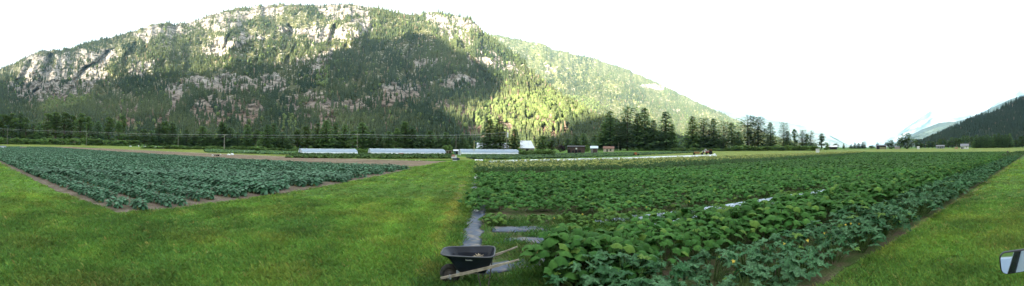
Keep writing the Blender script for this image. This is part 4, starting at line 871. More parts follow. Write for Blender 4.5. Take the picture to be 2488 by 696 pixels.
run([('spruce0', 2068, 350, 8, 'tiny far conifer'), ('spruce1', 2077, 346, 9, 'far conifer'), ('cedar0', 2086, 348, 14, 'far rounded tree'), ('cedar1', 2096, 345, 12, 'far tree'), ('pine0', 2101, 343, 9, 'tallest far tree'), ('round0', 2118, 352, 14, 'far low tree'), ('spruce2', 2050, 348, 5, 'thin far conifer'), ('round1', 2030, 349, 16, 'far low tree'), ('round0', 2132, 345, 7, 'small far tree'), ('round1', 2151, 348, 6, 'small far tree')], 620, 'among the valley end trees', 'far trees at the valley end')
run([('round0', 2166, 340, 26, 'dark domed tree', 420), ('round1', 2186, 342, 22, 'pale willow like tree', 430), ('round0', 2205, 323, 40, 'big dark round tree', 400)], 410, 'beside the low farm building', 'broad trees by the low farm building')
run([('poplar%d' % (i % 3), 2228 + i * 9.5, 347 - i * 1.6 + 3 * ((i * 7) % 3), 15, ['grey green poplar', 'pale poplar', 'dull green poplar'][i % 3]) for i in range(15)], 600, 'below the dark mountain', 'poplars at the mountain foot', 0.1)
run([('cedar%d' % (i % 2), 2372 + i * 9, 328 - (i > 4) * 3 + 2 * ((i * 5) % 3), 17, ['dark blue green tree', 'dark tree', 'dense dark tree'][i % 3]) for i in range(10)] + [('round1', 2470, 340, 22, 'pale round tree'), ('poplar0', 2484, 330, 22, 'dark tree'), ('poplar1', 2500, 322, 26, 'dark tree')], 430, 'in the right end block', 'dark trees at the right end')
# bushes
def bushes(spans, d, phrase, group, seed=3):
    r = random.Random(seed); i = 0
    for x0, x1, top, bw in spans:
        x = x0
        while x < x1:
            wv = bw * (0.7 + 0.7 * r.random()); k = 'bush%d' % r.randrange(3)
            tree(k, x, top + r.random() * 5, wv, d * (0.95 + 0.1 * r.random()), phrase, group); x += wv * 0.55; i += 1
bushes([(-10, 60, 334, 22), (60, 120, 336, 20), (120, 240, 334, 26), (240, 345, 340, 24)], 262, 'rounded green bush in the hedge below the far left trees', 'hedge below the far left trees', 3)
bushes([(350, 480, 353, 22), (480, 640, 355, 22), (640, 740, 360, 24)], 150, 'low green bush between the long meadow and the pole line trees', 'bushes along the pole line', 4)
bushes([(1262, 1300, 362, 22), (1300, 1350, 363, 20)], 105, 'dark green bush right of the third tunnel', 'bushes right of the third tunnel', 5)
bushes([(1640, 1790, 358, 18), (1790, 1990, 352, 22)], 270, 'green bush in the hedge at the foot of the pine row', 'hedge at the foot of the pines', 6)
bushes([(845, 905, 360, 16), (1078, 1100, 352, 14)], 118, 'small bush in a gap between two tunnels', 'bushes between the tunnels', 7)
# tall weeds and vegetable rows before the tunnels
def band(name, poly, n, arrs, mt, label, seed):
    poly = [q[:2] for q in poly]
    r = np.random.default_rng(seed); xs = [p[0] for p in poly]; ys = [p[1] for p in poly]; x = min(xs) + r.random(n * 4) * (max(xs) - min(xs)); y = min(ys) + r.random(n * 4) * (max(ys) - min(ys)); k = inpoly(x, y, poly)
    sp = list(zip(x[k][:n].tolist(), y[k][:n].tolist())); scatter_mass(name, arrs, mt, sp, label, seed)
WALL = [squash_plant(s + 300, 20, 0.7, 0.1, 0.62, 0.26, SQ_L, (0.045, 0.10, 0.026), (0.11, 0.17, 0.05), 0.2, 0) for s in range(3)]
band('vegetable_rows', [G(700, 384), G(1100, 386), G(1100, 378.5), G(1060, 377.5), G(720, 376)], 1500, WALL, LEAF, 'tall leafy rows growing in front of the first two tunnels', 61)
LOWR = [squash_plant(s + 320, 12, 0.7, 0.1, 0.55, 0.28, SQ_L, (0.045, 0.105, 0.040), (0.095, 0.165, 0.07), 0.1, 0) for s in range(3)]
band('vegetable_rows', [G(1135, 386), G(1180, 389), G(1460, 382), G(1700, 371), G(1700, 368.5), G(1262, 376), G(1140, 379)], 3200, LOWR, LEAF, 'green vegetable rows between the third tunnel and the white row cover', 62)
band('vegetable_rows', [G(500, 371), G(720, 377), G(720, 371), G(500, 364)], 900, LOWR, LEAF, 'rough green rows left of the first tunnel', 63)
# ------------------------------------------------------------------ growing tunnels
SKIN, t, b = nodes('tunnel_film'); b.inputs['Base Color'].default_value = (0.48, 0.60, 0.74, 1); b.inputs['Roughness'].default_value = 0.3; b.inputs['Specular IOR Level'].default_value = 0.6
tr = t.nodes.new('ShaderNodeBsdfTransparent'); tl = t.nodes.new('ShaderNodeBsdfTranslucent'); tl.inputs[0].default_value = (0.55, 0.68, 0.84, 1); m1_ = t.nodes.new('ShaderNodeMixShader'); m1_.inputs[0].default_value = 0.35; m2_ = t.nodes.new('ShaderNodeMixShader'); m2_.inputs[0].default_value = 0.22
t.links.new(b.outputs[0], m1_.inputs[1]); t.links.new(tl.outputs[0], m1_.inputs[2]); t.links.new(m1_.outputs[0], m2_.inputs[1]); t.links.new(tr.outputs[0], m2_.inputs[2]); t.links.new(m2_.outputs[0], t.nodes['Material Output'].inputs['Surface'])
STEEL = mat('galvanised_steel', (0.55, 0.57, 0.58), 0.4, metal=0.6, noise=0.15, scale=8)
WHITE = mat('white_film', (0.78, 0.82, 0.84), 0.5, noise=0.08, scale=2)
WOODG = mat('grey_wood', (0.28, 0.25, 0.20), 0.85, noise=0.3, scale=6)
def tunnel(x0, x1, ybase, ytop, label, seed):
    a = Vector(G(x0, ybase)); c = Vector(G(x1, ybase + (0.6 if x0 < 1000 else 0.2))); ax = (c - a); L = ax.length; yaw = math.atan2(ax.y, ax.x); d = a.xy.length
    Hh = Z((x0 + x1) / 2, ytop, d + 2.6); Wd = 5.2
    root = empty('growing_tunnel', a, yaw, label, 'greenhouse', 'plastic growing tunnels in a row')
    prof = [(-Wd / 2 + Wd / 2 * (1 - math.cos(math.pi * i / 12)), 0.45 + (Hh - 0.45) * math.sin(math.pi * i / 12) ** 0.75) for i in range(13)]
    prof = [(p + Wd / 2, z) for p, z in prof]; n = 40; V = []; Q = []
    for k in range(n + 1):
        s = L * k / n; sag = 0.045 * abs(math.sin(math.pi * s / 1.8))
        ins = 0
        for (p, z) in prof: V.append((s, p, z - sag * (z > 0.6)))
    m = len(prof)
    for k in range(n):
        for j in range(m - 1): Q.append((k * m + j, k * m + j + 1, (k + 1) * m + j + 1, (k + 1) * m + j))
    me = bpy.data.meshes.new('film_cover'); me.from_pydata(V, [], Q); me.update(); me.polygons.foreach_set('use_smooth', np.ones(len(me.polygons), bool)); link('film_cover', me, SKIN, root)
    rw = MB().tube([(0, -0.02, 0.5), (L, -0.02, 0.5)], 0.16, 8).box(0, L, -0.05, 0.0, 0.42, 0.85); rw.build('side_wall', WHITE, root)
    rd = MB().box(0, L, Wd / 2 - 0.25, Wd / 2 + 0.25, Hh - 0.02, Hh + 0.05); rd.build('ridge', WHITE, root)
    fr = MB()
    for k in range(int(L / 1.8) + 1):
        s = min(L, k * 1.8); fr.tube([(s, p, z - 0.06) for p, z in prof], 0.03, 5); fr.tube([(s, 0.05, 0), (s, 0.05, 0.5)], 0.03, 5)
    fr.build('hoop_frame', STEEL, root)
    for e, s in enumerate((0.0, L)):
        sg = -1 if e == 0 else 1; g = MB(); poly = [(s, p, z) for p, z in prof] + [(s, Wd, 0.02), (s, 0, 0.02)]
        g.add([(s + 0.01 * sg, p, z) for _, p, z in poly] + [(s - 0.02 * sg, p, z) for _, p, z in poly], [tuple(range(len(poly))), tuple(range(len(poly), 2 * len(poly)))[::-1]]); g.build('end_wall', WHITE, root)
        dr = MB().box(s + 0.02 * sg, s + 0.06 * sg, Wd / 2 - 0.6, Wd / 2 + 0.6, 0.05, 1.7); dr.build('door', SKIN, root)
tunnel(733, 869, 377.5, 362.5, 'shortest plastic growing tunnel, with dark conifers behind it', 1)
tunnel(900, 1083, 378, 362.5, 'longest plastic growing tunnel, in the middle of the three', 2)
tunnel(1120, 1261, 378, 363.5, 'plastic growing tunnel standing in front of the white barn roofs', 3)
# ------------------------------------------------------------------ poles and wires
POLE = mat('weathered_pole', (0.26, 0.23, 0.19), 0.85, noise=0.3, scale=4)
def pole(x, top, d, label, arm=True, r=0.13, lamp=False, mt=None, group='utility poles'):
    H = Z(x, top, d); p = P(x, d); root = empty('utility_pole', p, -math.atan2(p[0], p[1]) , label, 'pole', group)
    MB().tube([(0, 0, -0.2), (0, 0, H)], [r, r * 0.7], 10).build('post', mt or POLE, root)
    if arm: 
        cb = MB().box(-0.9, 0.9, -0.06, 0.06, H - 0.55, H - 0.42).build('crossarm', POLE, root, 0.01)
        for q in (-0.8, -0.4, 0.4, 0.8): MB().lathe([(0.0, H - 0.40), (0.05, H - 0.40), (0.035, H - 0.33), (0.05, H - 0.28), (0.0, H - 0.24)], 8, Matrix.Translation((q, 0, 0))).build('insulator', STEEL, cb)
    if lamp: MB().lathe([(0.0, H * 0.62), (0.22, H * 0.62), (0.24, H * 0.70), (0.2, H * 0.78), (0, H * 0.79)], 12, Matrix.Translation((0.3, 0, 0))).build('transformer', WHITE, root)
    return Vector(p) + Vector((0, 0, H - 0.3))
PL = [(-60, 309, 250, 'utility pole'), (18, 313, 230, 'thin utility pole before the far left stand of trees'), (210, 319, 205, 'utility pole rising from the far left hedge'), (433, 328, 170, 'thin pole among dark conifers, nearer the cliffs'), (545, 326, 140, 'thick weathered pole at the meadow edge'), (868, 325, 122, 'slim pole at the right end of the first tunnel'), (1108, 327, 130, 'grey pole in the gap between the second and third tunnels'), (1231, 308, 112, 'tall pole with white transformer behind the third tunnel')]
tops = []
for i, (x, tp, d, lb) in enumerate(PL):
    if i == 0: tops.append(Vector(P(x, d)) + Vector((0, 0, Z(x, tp, d)))); continue
    tops.append(pole(x, tp, d, lb, arm=i in (4, 5, 7), r=0.2 if i == 4 else 0.12, lamp=i == 7))
tops = [tops[0], tops[1], tops[2], tops[4], tops[5], tops[6], tops[7] - Vector((0, 0, 1.6))]
WIRE = mat('pale_cable', (0.42, 0.43, 0.42), 0.6, noise=0.1, scale=1)
for q, (dz, rr) in enumerate([(0, 0.045), (-0.9, 0.02)]):
    wb = MB()
    for a, c in zip(tops[:-1], tops[1:]):
        if q: a, c = a + Vector((0, 0.4, dz)), c + Vector((0, 0.4, dz))
        L = (c - a).length; pts = [a.lerp(c, i / 14) - Vector((0, 0, L * 0.006 * 4 * (i / 14) * (1 - i / 14))) for i in range(15)]; wb.tube(pts, rr, 4)
    tag(wb.build('power_line', WIRE), ['upper, thicker cable of the pole line crossing the valley', 'lower, thinner cable of the pole line crossing the valley'][q], 'cable', 'cables of the pole line')
pole(1152, 341, 100, 'short yellowish post behind the third tunnel', arm=False, r=0.11, mt=mat('yellow_wood', (0.42, 0.36, 0.18), 0.8, noise=0.2))
pole(1820, 332, 300, 'pole with crossarm in front of the tallest open pine', r=0.22)
pole(1503, 346, 280, 'thin pole beside the tall conifer clump', arm=False, r=0.2)
pole(1941, 343, 330, 'pale pole low in the thinning pine row', arm=False, r=0.2)
pole(2016, 340, 420, 'pole before the white roofed sheds', r=0.2)
pole(2056, 341, 500, 'thin pole where the pale blue range meets the valley', r=0.2)
pole(1985, 338, 380, 'pole between the last two pines', r=0.2)
pole(2138, 343, 380, 'lone pole in front of the low farm building', r=0.15)
pole(2249, 347, 380, 'pale pole right of the big round tree', arm=False, r=0.2)
pole(2276, 345, 420, 'pole beside the small grey farmhouse', arm=False, r=0.2)
pole(2324, 350, 420, 'short pole left of the white house', arm=False, r=0.3)
# ------------------------------------------------------------------ buildings
METAL_ROOF = mat('pale_metal_roof', (0.62, 0.66, 0.70), 0.35, noise=0.06, scale=0.8, metal=0.2)
BARNW = mat('barn_boards', (0.30, 0.26, 0.22), 0.85, noise=0.3, scale=2); BROWNW = mat('dark_brown_boards', (0.085, 0.055, 0.048), 0.8, noise=0.3, scale=2); DARKR = mat('dark_roof', (0.03, 0.03, 0.032), 0.7, noise=0.2); DARKI = mat('dark_opening', (0.012, 0.012, 0.014), 0.8, noise=0.1)
PAINTW = mat('white_paint', (0.75, 0.75, 0.73), 0.6, noise=0.06); GREYR = mat('grey_shingle', (0.22, 0.22, 0.24), 0.8, noise=0.2, scale=3)
def house(name, x0, x1, ybot_d, yeave, yridge, depth, wall, roof, label, cat='building', hip=0.0, hipl=None, openings=(), over=0.25, thick=0.12, ridge_off=0.5, group=None):
    d = ybot_d; a = Vector(P(x0, d)); c = Vector(P(x1, d)); ax = c - a; L = ax.length; yaw = math.atan2(ax.y, ax.x); hl = hip if hipl is None else hipl; he = Z((x0 + x1) / 2, yeave, d); hr = Z((x0 + x1) / 2, yridge, d + depth * ridge_off)
    root = empty(name, a, yaw, label, cat, group); ro = depth * ridge_off
    wl = MB(); V = [(0, 0, -0.1), (L, 0, -0.1), (L, depth, -0.1), (0, depth, -0.1), (0, 0, he), (L, 0, he), (L, depth, he), (0, depth, he), (hl, ro, hr - thick), (L - hip, ro, hr - thick)]
    wl.add(V, [(0, 1, 5, 4), (2, 3, 7, 6), (1, 2, 6, 9, 5), (3, 0, 4, 8, 7), (3, 2, 1, 0)]); wl.build('wall', wall, root)
    rf = MB(); o = over
    for s in (0, 1):
        y0_, z0_ = (-o, he - o * (hr - he) / max(ro, .1)) if s == 0 else (depth + o, he - o * (hr - he) / max(ro, .1))
        q = [(-o, y0_, z0_), (L + o, y0_, z0_), (L + o - hip, ro, hr), (-o + hl, ro, hr)]; q2 = [(x_, y_, z_ + thick) for x_, y_, z_ in q]
        rf.add(q + q2, [(0, 1, 2, 3), (7, 6, 5, 4), (0, 4, 5, 1), (1, 5, 6, 2), (2, 6, 7, 3), (3, 7, 4, 0)])
    rf.build('roof', roof, root)
    for nm, fx0, fx1, z0, z1, mt in openings:
        MB().box(L * fx0, L * fx1, -0.05, 0.06, he * z0, he * z1).build(nm, mt, root, 0.01)
    return root
house('barn', 1159, 1236, 150, 360.5, 348.5, 9, BARNW, METAL_ROOF, 'long barn with pale metal roof half hidden by two dark spruces', 'barn', openings=[('door', .1, .2, 0.02, .8, DARKI)])
house('barn', 1264, 1298, 140, 360, 343, 8, BARNW, METAL_ROOF, 'barn with pale metal roof sloping like a tent, right of the yellowish conifer', 'barn', hip=1.5, hipl=0.2, openings=[('door', .4, .6, 0.02, .8, DARKI)])
house('shed', 1379, 1421, 150, 357.5, 354.6, 6, BROWNW, DARKR, 'long dark brown open fronted shed beside the purple tree', 'shed', openings=[('doorway', 0.02, .16, 0.0, .62, DARKI), ('doorway', .26, .38, 0.02, .42, DARKI), ('doorway', .44, .57, 0.02, .5, DARKI), ('doorway', .62, .78, 0.1, .5, DARKI), ('window', .46, .56, .62, .85, PAINTW)])
house('shed', 1435.5, 1452, 150, 360.5, 355.8, 4, mat('grey_boards', (0.2, 0.2, 0.19), 0.8, noise=0.2), mat('bluish_tin', (0.55, 0.66, 0.72), 0.35, noise=0.05), 'small grey shed with pale blue tin roof', 'shed', openings=[('door', .35, .9, 0.02, .95, BROWNW)])
house('cabin', 1466, 1492, 205, 361.5, 356.5, 5, mat('cream_board', (0.55, 0.47, 0.38), 0.8, noise=0.2), mat('rusty_roof', (0.20, 0.11, 0.08), 0.8, noise=0.3), 'cream walled cabin with rusty roof tucked under the tall dark conifers', 'cabin', openings=[('door', .28, .42, 0.02, .8, DARKI), ('window', .6, .75, .3, .8, DARKI)])
house('shed', 1103, 1118, 112, 367.5, 364.6, 4, mat('teal_boards', (0.09, 0.17, 0.16), 0.7, noise=0.2), METAL_ROOF, 'small teal shed in the gap between two tunnels', 'shed', openings=[('door', .3, .6, 0.02, .9, DARKI)])
house('farm_shed', 2006, 2018, 420, 357, 354.6, 8, DARKI, PAINTW, 'small white roofed shed, left of a pair', 'shed')
house('farm_shed', 2018, 2034, 420, 357.4, 354, 8, DARKI, PAINTW, 'wide white roofed shed, right of a pair', 'shed')
rt = house('farm_building', 2128, 2154, 400, 354.6, 352.4, 8, DARKI, mat('slate_roof', (0.12, 0.13, 0.15), 0.6, noise=0.2), 'long low farm building with open front behind the lone pole', 'farm building', openings=[('post', .02, .05, 0, 1, PAINTW), ('post', .95, .98, 0, 1, PAINTW), ('hay_pile', .35, .9, 0, .6, mat('hay', (0.25, 0.24, 0.14), 0.9, noise=0.3))])
house('farm_shed', 2174, 2186, 390, 357.5, 356.5, 4, mat('pinkish_boards', (0.35, 0.30, 0.27), 0.8, noise=0.2), GREYR, 'low pinkish grey shed under the big round tree', 'shed')
house('farm_shed', 2228, 2234, 370, 357.2, 356.6, 3, PAINTW, PAINTW, 'tiny white shed right of the big round tree', 'shed')
house('farmhouse', 2274, 2295, 430, 355.4, 353.3, 7, mat('grey_render', (0.24, 0.26, 0.28), 0.8, noise=0.1), GREYR, 'small grey farmhouse before the poplars', 'house', openings=[('window', .2, .35, .4, .8, DARKI), ('door', .5, .6, 0.02, .8, DARKI), ('window', .7, .85, .4, .8, DARKI)])
house('white_house', 2334, 2353.5, 330, 355.3, 350, 7, PAINTW, GREYR, 'white house with grey pitched roof standing alone on the meadow', 'house', over=0.4, openings=[('garage_door', .06, .26, 0.02, .72, DARKI), ('doorway', .34, .42, 0.02, .72, DARKI), ('window', .68, .8, .45, .78, DARKI)])
# ------------------------------------------------------------------ small things about the farm
def boxy(name, x0, x1, yb, yt, mt, label, cat, d=None, depth=None, lid=None, wheels=False, rim=None, group=None, z0=0.0):
    if d is None: p = G((x0 + x1) / 2, yb); d = math.hypot(p[0], p[1])
    wd = (x1 - x0) / F * d; h = Z((x0 + x1) / 2, yt, d); p = P((x0 + x1) / 2, d); dp = depth or wd * 0.6
    root = empty(name, p, -math.atan2(p[0], p[1]), label, cat, group)
    zb = 0.35 * h if wheels else 0.0
    b_ = MB().box(-wd / 2, wd / 2, 0, dp, zb, h * (0.86 if lid else 1)); b_.build('body', mt, root, min(0.03, wd * .05))
    if lid: MB().box(-wd / 2 - .04, wd / 2 + .04, -.04, dp + .04, h * .86, h).build('lid', lid, root, 0.015)
    if wheels:
        for sx in (-.32, .32):
            M = Matrix.Translation((wd * sx, -0.02, zb)) @ Matrix.Rotation(math.pi / 2, 4, 'X'); MB().lathe([(0, -.08), (zb * .95, -.08), (zb, 0), (zb * .95, .08), (0, .08)], 16, M).build('wheel', DARKI, root)
    return root
BLUE = mat('blue_tarp', (0.03, 0.08, 0.25), 0.5, noise=0.2); PINK = mat('pink_plastic', (0.55, 0.28, 0.22), 0.6, noise=0.1); NAVY = mat('navy_plastic', (0.03, 0.05, 0.09), 0.5, noise=0.1); ORANGE = mat('orange_paint', (0.50, 0.16, 0.07), 0.6, noise=0.2); REDP = mat('red_paint', (0.30, 0.05, 0.035), 0.55, noise=0.2)
boxy('wagon', -2, 15, 362, 355, PAINTW, 'white wagon with dark blue cover at the left end of the kale rows', 'wagon', lid=BLUE, wheels=True)
boxy('wooden_bin', 49, 64, 363, 358, WOODG, 'grey brown wooden bin on the grass at the far end of the kale rows', 'bin', lid=WOODG)
boxy('white_box', 315, 320, 357.5, 354.2, PAINTW, 'small white box at the foot of the poplars', 'box', d=215, lid=PAINTW)
boxy('white_box', 336, 338, 357.5, 352.8, PAINTW, 'thin upright white box right of the small white box', 'box', d=215, lid=STEEL)
boxy('parked_trailer', 349, 361, 357.8, 355.4, PAINTW, 'long low white trailer parked before the dark shrubs', 'trailer', d=205, wheels=True)
boxy('white_bin', 375, 380, 359.5, 356.4, PAINTW, 'upright white bin beside a dark object at the meadow back', 'bin', d=180, lid=PAINTW)
boxy('parked_trailer', 366, 372, 359.5, 357.2, mat('khaki', (0.3, 0.3, 0.2), 0.7, noise=0.1), 'small khaki trailer left of the upright white bin', 'trailer', d=180, wheels=True)
def heap(name, x, yb, wpx, hpx, mt, label, cat, seed, group=None, d=None):
    p = G(x, yb) if d is None else P(x, d); dd = math.hypot(p[0], p[1]); rx = wpx / 2 / F * dd; h = hpx / F * dd; r = random.Random(seed); bm = bmesh.new(); bmesh.ops.create_icosphere(bm, subdivisions=3, radius=1)
    for v in bm.verts:
        k = 0.75 + 0.5 * float(fbm(np.array(v.co.x * 2 + seed), np.array(v.co.y * 2 + v.co.z), 3, seed)); v.co = Vector((v.co.x * rx * k, v.co.y * rx * 0.7 * k, max(-0.02, v.co.z) * h * k))
    me = bpy.data.meshes.new(name); bm.to_mesh(me); bm.free(); me.polygons.foreach_set('use_smooth', np.ones(len(me.polygons), bool)); o = link(name, me, mt, None, p, -math.atan2(p[0], p[1])); tag(o, label, cat, group); return o
FLEECE = mat('bundled_fleece', (0.78, 0.80, 0.80), 0.85, noise=0.12, scale=3)
heap('fleece_bundle', 391, 361.5, 5, 2.2, FLEECE, 'small white fleece bundle, left of two on the meadow back', 'fleece', 1); heap('fleece_bundle', 397, 361.7, 5, 2, FLEECE, 'small white fleece bundle, right of two on the meadow back', 'fleece', 2)
heap('fleece_bundle', 555.5, 377.5, 8, 3.6, FLEECE, 'white fleece heap with a peak, left half of the pair on the meadow', 'fleece', 3); heap('fleece_bundle', 564, 377, 8, 4.4, FLEECE, 'white fleece heap, taller right half of the pair on the meadow', 'fleece', 4)
heap('fleece_bundle', 536, 376.6, 3, 1.8, FLEECE, 'tiny white bundle between the crates and the fleece heaps', 'fleece', 5); heap('fleece_bundle', 561, 371.4, 7, 1.6, FLEECE, 'flat white fleece lying behind the pair of heaps', 'fleece', 6)
for i, (x0, x1, mt, nm) in enumerate([(515, 519, PAINTW, 'white crate at the left end of a row by the tilled soil'), (519.5, 524, WOODG, 'grey crate, second in the row by the tilled soil'), (524.5, 528, BROWNW, 'brown crate, third in the row by the tilled soil'), (528.5, 533, DARKI, 'black crate at the right end of the row by the tilled soil')]):
    boxy('harvest_crate', x0, x1, 380 + (i % 2) * .5, 376.4 + (i == 2) * .5, mt, nm, 'crate', lid=mt, group='crates by the tilled soil')
film('row_cover', [G(592, 370.0), G(640, 371.0), G(674, 373)], 1.6, FLEECE, 0.35, 'thin white row cover in the meadow left of the first tunnel', 'row cover', seed=21, nx=90)
film('row_cover', [G(512, 367.8), G(538, 368.6)], 1.0, FLEECE, 0.25, 'short white row cover near the thick pole', 'row cover', seed=22, nx=40)
for i, (x0, x1, y, lb) in enumerate([(1142, 1152, 386, 'short pale fleece scrap nearer the third tunnel'), (1153, 1172, 391.5, 'flat white fleece scrap at the lane side before the white row cover')]): film('fleece_scrap', [G(x0, y), G(x1, y)], 1.1, FLEECE, 0.25, lb, 'fleece', seed=30 + i, nx=24)
# orange machines
def implement(x0, x1, yb, yt, label, mt, seed, cab=False):
    p = G((x0 + x1) / 2, yb); d = math.hypot(p[0], p[1]); wd = (x1 - x0) / F * d; h = (yb - yt) / F * d; r = random.Random(seed)
    root = empty('farm_implement', p, -math.atan2(p[0], p[1]), label, 'farm implement')
    MB().box(-wd / 2, wd / 2, 0, .15, h * .32, h * .42).box(-wd / 2, wd / 2, .8, .95, h * .32, h * .42).box(-wd * .45, -wd * .4, 0, .95, h * .32, h * .44).box(wd * .4, wd * .45, 0, .95, h * .32, h * .44).build('frame', mt, root, 0.02)
    hp = MB().add([(-wd * .3, .1, h * .45), (wd * .1, .1, h * .45), (wd * .1, .9, h * .45), (-wd * .3, .9, h * .45), (-wd * .4, 0, h), (wd * .2, 0, h), (wd * .2, 1, h), (-wd * .4, 1, h)], [(3, 2, 1, 0), (4, 5, 6, 7), (0, 1, 5, 4), (1, 2, 6, 5), (2, 3, 7, 6), (3, 0, 4, 7)]); hp.build('hopper', mt, root, 0.02)
    for sx in (-.38, .38): MB().lathe([(0, -.1), (h * .3, -.1), (h * .33, 0), (h * .3, .1), (0, .1)], 16, Matrix.Translation((wd * sx, -.12, h * .33)) @ Matrix.Rotation(math.pi / 2, 4, 'X')).build('wheel', DARKI, root)
    MB().tube([(wd * .2, .4, h * .4), (wd * .5, .4, h * .75), (wd * .55, .4, h * .3)], .05, 6).build('hitch', mt, root)
    return root
implement(1683, 1709, 377, 369, 'faded orange farm implement lying left of the red tractor', mat('faded_orange', (0.36, 0.20, 0.10), 0.7, noise=0.3, scale=3), 1)
implement(1539, 1552, 378.5, 371, 'small orange implement by the white row cover', ORANGE, 2)
implement(968, 985, 380, 372.5, 'salmon pink implement in front of the longest tunnel', PINK, 3)
heap('fleece_bundle', 1556, 375.2, 5, 3, FLEECE, 'white bundle right of the small orange implement', 'fleece', 8); heap('fleece_bundle', 1736, 376.8, 6, 4, FLEECE, 'white bundle at the far end of the long row cover', 'fleece', 9)
def vehicle(kind, x0, x1, yb, yt, bodym, label):
    p = G((x0 + x1) / 2, yb); d = math.hypot(p[0], p[1]); L = (x1 - x0) / F * d; h = (yb - yt) / F * d
    if kind == 'tractor':
        root = empty('tractor', p, -math.atan2(p[0], p[1]), label, 'tractor')
        MB().box(-L / 2, L * .1, .35, 1.15, h * .38, h * .68).box(-L * .1, L * .35, .3, 1.2, h * .34, h * .5).build('body', bodym, root, .05)
        for s in (-.42, .42): MB().lathe([(0, -.2), (h * .33, -.2), (h * .38, -.12), (h * .38, .12), (h * .33, .2), (0, .2)], 20, Matrix.Translation((L * .25, .75 + s * 1.6, h * .38)) @ Matrix.Rotation(math.pi / 2, 4, 'X')).build('wheel', DARKI, root)
        for s in (-.42, .42): MB().lathe([(0, -.12), (h * .2, -.12), (h * .22, 0), (h * .2, .12), (0, .12)], 16, Matrix.Translation((-L * .36, .75 + s * 1.4, h * .22)) @ Matrix.Rotation(math.pi / 2, 4, 'X')).build('wheel', DARKI, root)
        MB().box(-L * .02, L * .42, .25, 1.25, h * .94, h).box(-.02 * L, .02 * L, .3, .36, h * .5, h * .94).box(.36 * L, .4 * L, .3, .36, h * .5, h * .94).box(-.02 * L, .02 * L, 1.14, 1.2, h * .5, h * .94).box(.36 * L, .4 * L, 1.14, 1.2, h * .5, h * .94).build('canopy', bodym, root, .01)
        MB().box(.1 * L, .26 * L, .55, .95, h * .5, h * .62).box(.24 * L, .28 * L, .55, .95, h * .5, h * .82).build('seat', DARKI, root, .02); MB().tube([(-.3 * L, .75, h * .68), (-.3 * L, .75, h * .95)], .04, 8).build('exhaust', DARKI, root)
    else:
        root = empty('pickup_truck', p, -math.atan2(p[0], p[1]), label, 'pickup truck')
        MB().box(-L / 2, L / 2, 0, 1.7, h * .25, h * .55).build('body', bodym, root, .06); cb = MB().add([(-L * .2, .05, h * .55), (L * .18, .05, h * .55), (L * .18, 1.65, h * .55), (-L * .2, 1.65, h * .55), (-L * .1, .2, h), (L * .12, .2, h), (L * .12, 1.5, h), (-L * .1, 1.5, h)], [(4, 5, 6, 7), (0, 1, 5, 4), (1, 2, 6, 5), (2, 3, 7, 6), (3, 0, 4, 7)]); cb.build('cab', bodym, root, .03)
        MB().box(-L * .1, L * .0, -.01, .12, h * .62, h * .88).box(L * .03, L * .11, -.01, .12, h * .62, h * .88).build('window', DARKI, root)
        for sx in (-.33, .33): MB().lathe([(0, -.12), (h * .22, -.12), (h * .24, 0), (h * .22, .12), (0, .12)], 16, Matrix.Translation((L * sx, 0, h * .24)) @ Matrix.Rotation(math.pi / 2, 4, 'X')).build('wheel', DARKI, root)
    return root
vehicle('pickup', 1706, 1723, 372.8, 362.6, PAINTW, 'white pickup truck parked behind the red tractor')
vehicle('tractor', 1714, 1731, 376.2, 364.0, REDP, 'small red tractor with canopy in front of the white pickup')
# crates at the lane end
def stack(x0, x1, yb, yt, mt, label, d, z0y=None):
    wd = (x1 - x0) / F * d; p = P((x0 + x1) / 2, d); za = Z((x0 + x1) / 2, yb, d); zb = Z((x0 + x1) / 2, yt, d)
    root = empty('harvest_crate', (p[0], p[1], max(0, za)), -math.atan2(p[0], p[1]), label, 'crate', 'crates at the end of the lane'); h = zb - max(0, za)
    MB().box(-wd / 2, wd / 2, 0, .05, 0, h).box(-wd / 2, wd / 2, .55, .6, 0, h).box(-wd / 2, -wd / 2 + .05, .05, .55, 0, h).box(wd / 2 - .05, wd / 2, .05, .55, 0, h).box(-wd / 2 + .05, wd / 2 - .05, .05, .55, 0.001, .05).build('box', mt, root)
    MB().box(-wd / 2 - .02, wd / 2 + .02, -.02, 0, h * .86, h * .98).build('rim', mt, root)
stack(1100, 1111, 392.2, 389.2, PAINTW, 'white crate at the bottom of the lane end pile', 58); stack(1100, 1117, 389.1, 384.8, NAVY, 'wide navy blue crate resting on the white one', 58); stack(1097, 1110, 384.7, 381.2, PAINTW, 'pale crate stacked on the navy crate', 58.1); stack(1098, 1105, 381.1, 376.6, PINK, 'pink crate on top of the lane end pile', 58.2); stack(1105.5, 1110, 381.1, 378.2, PAINTW, 'small white crate beside the pink one on top of the pile', 58.2)
# timber frame beside the second tunnel
pf = P(1091, 103); fr = empty('timber_frame', pf, 0, 'dark open timber frame standing at the end of the longest tunnel', 'frame')
hF = Z(1091, 367, 103); wF = 13 / F * 103
for q in (-.5, -.1, .5): MB().box(q * wF - .07, q * wF + .07, 0, .14, 0, hF).build('post', WOODG, fr)
MB().box(-.5 * wF - .1, .5 * wF + .1, -.02, .16, hF, hF + .15).build('beam', WOODG, fr); MB().box(-.5 * wF + .1, .5 * wF - .1, .6, .7, 0, hF * .9).build('back_panel', BROWNW, fr)
boxy('white_tank', 1982, 1991, 372, 361.6, PAINTW, 'white square tank with a flat top standing in the crop rows', 'tank', lid=STEEL)
boxy('picnic_bench', 2319, 2328, 359.4, 357.2, mat('tan_boards', (0.45, 0.33, 0.2), 0.7, noise=0.2), 'tan wooden box left of the white house', 'box', d=330, lid=WOODG)
heap('dark_shrub', 2448, 373, 6, 5.5, mat('dark_dead_weed', (0.06, 0.05, 0.045), 0.9, noise=0.3), 'small dark mound at the far end of the squash rows', 'mound', 14)
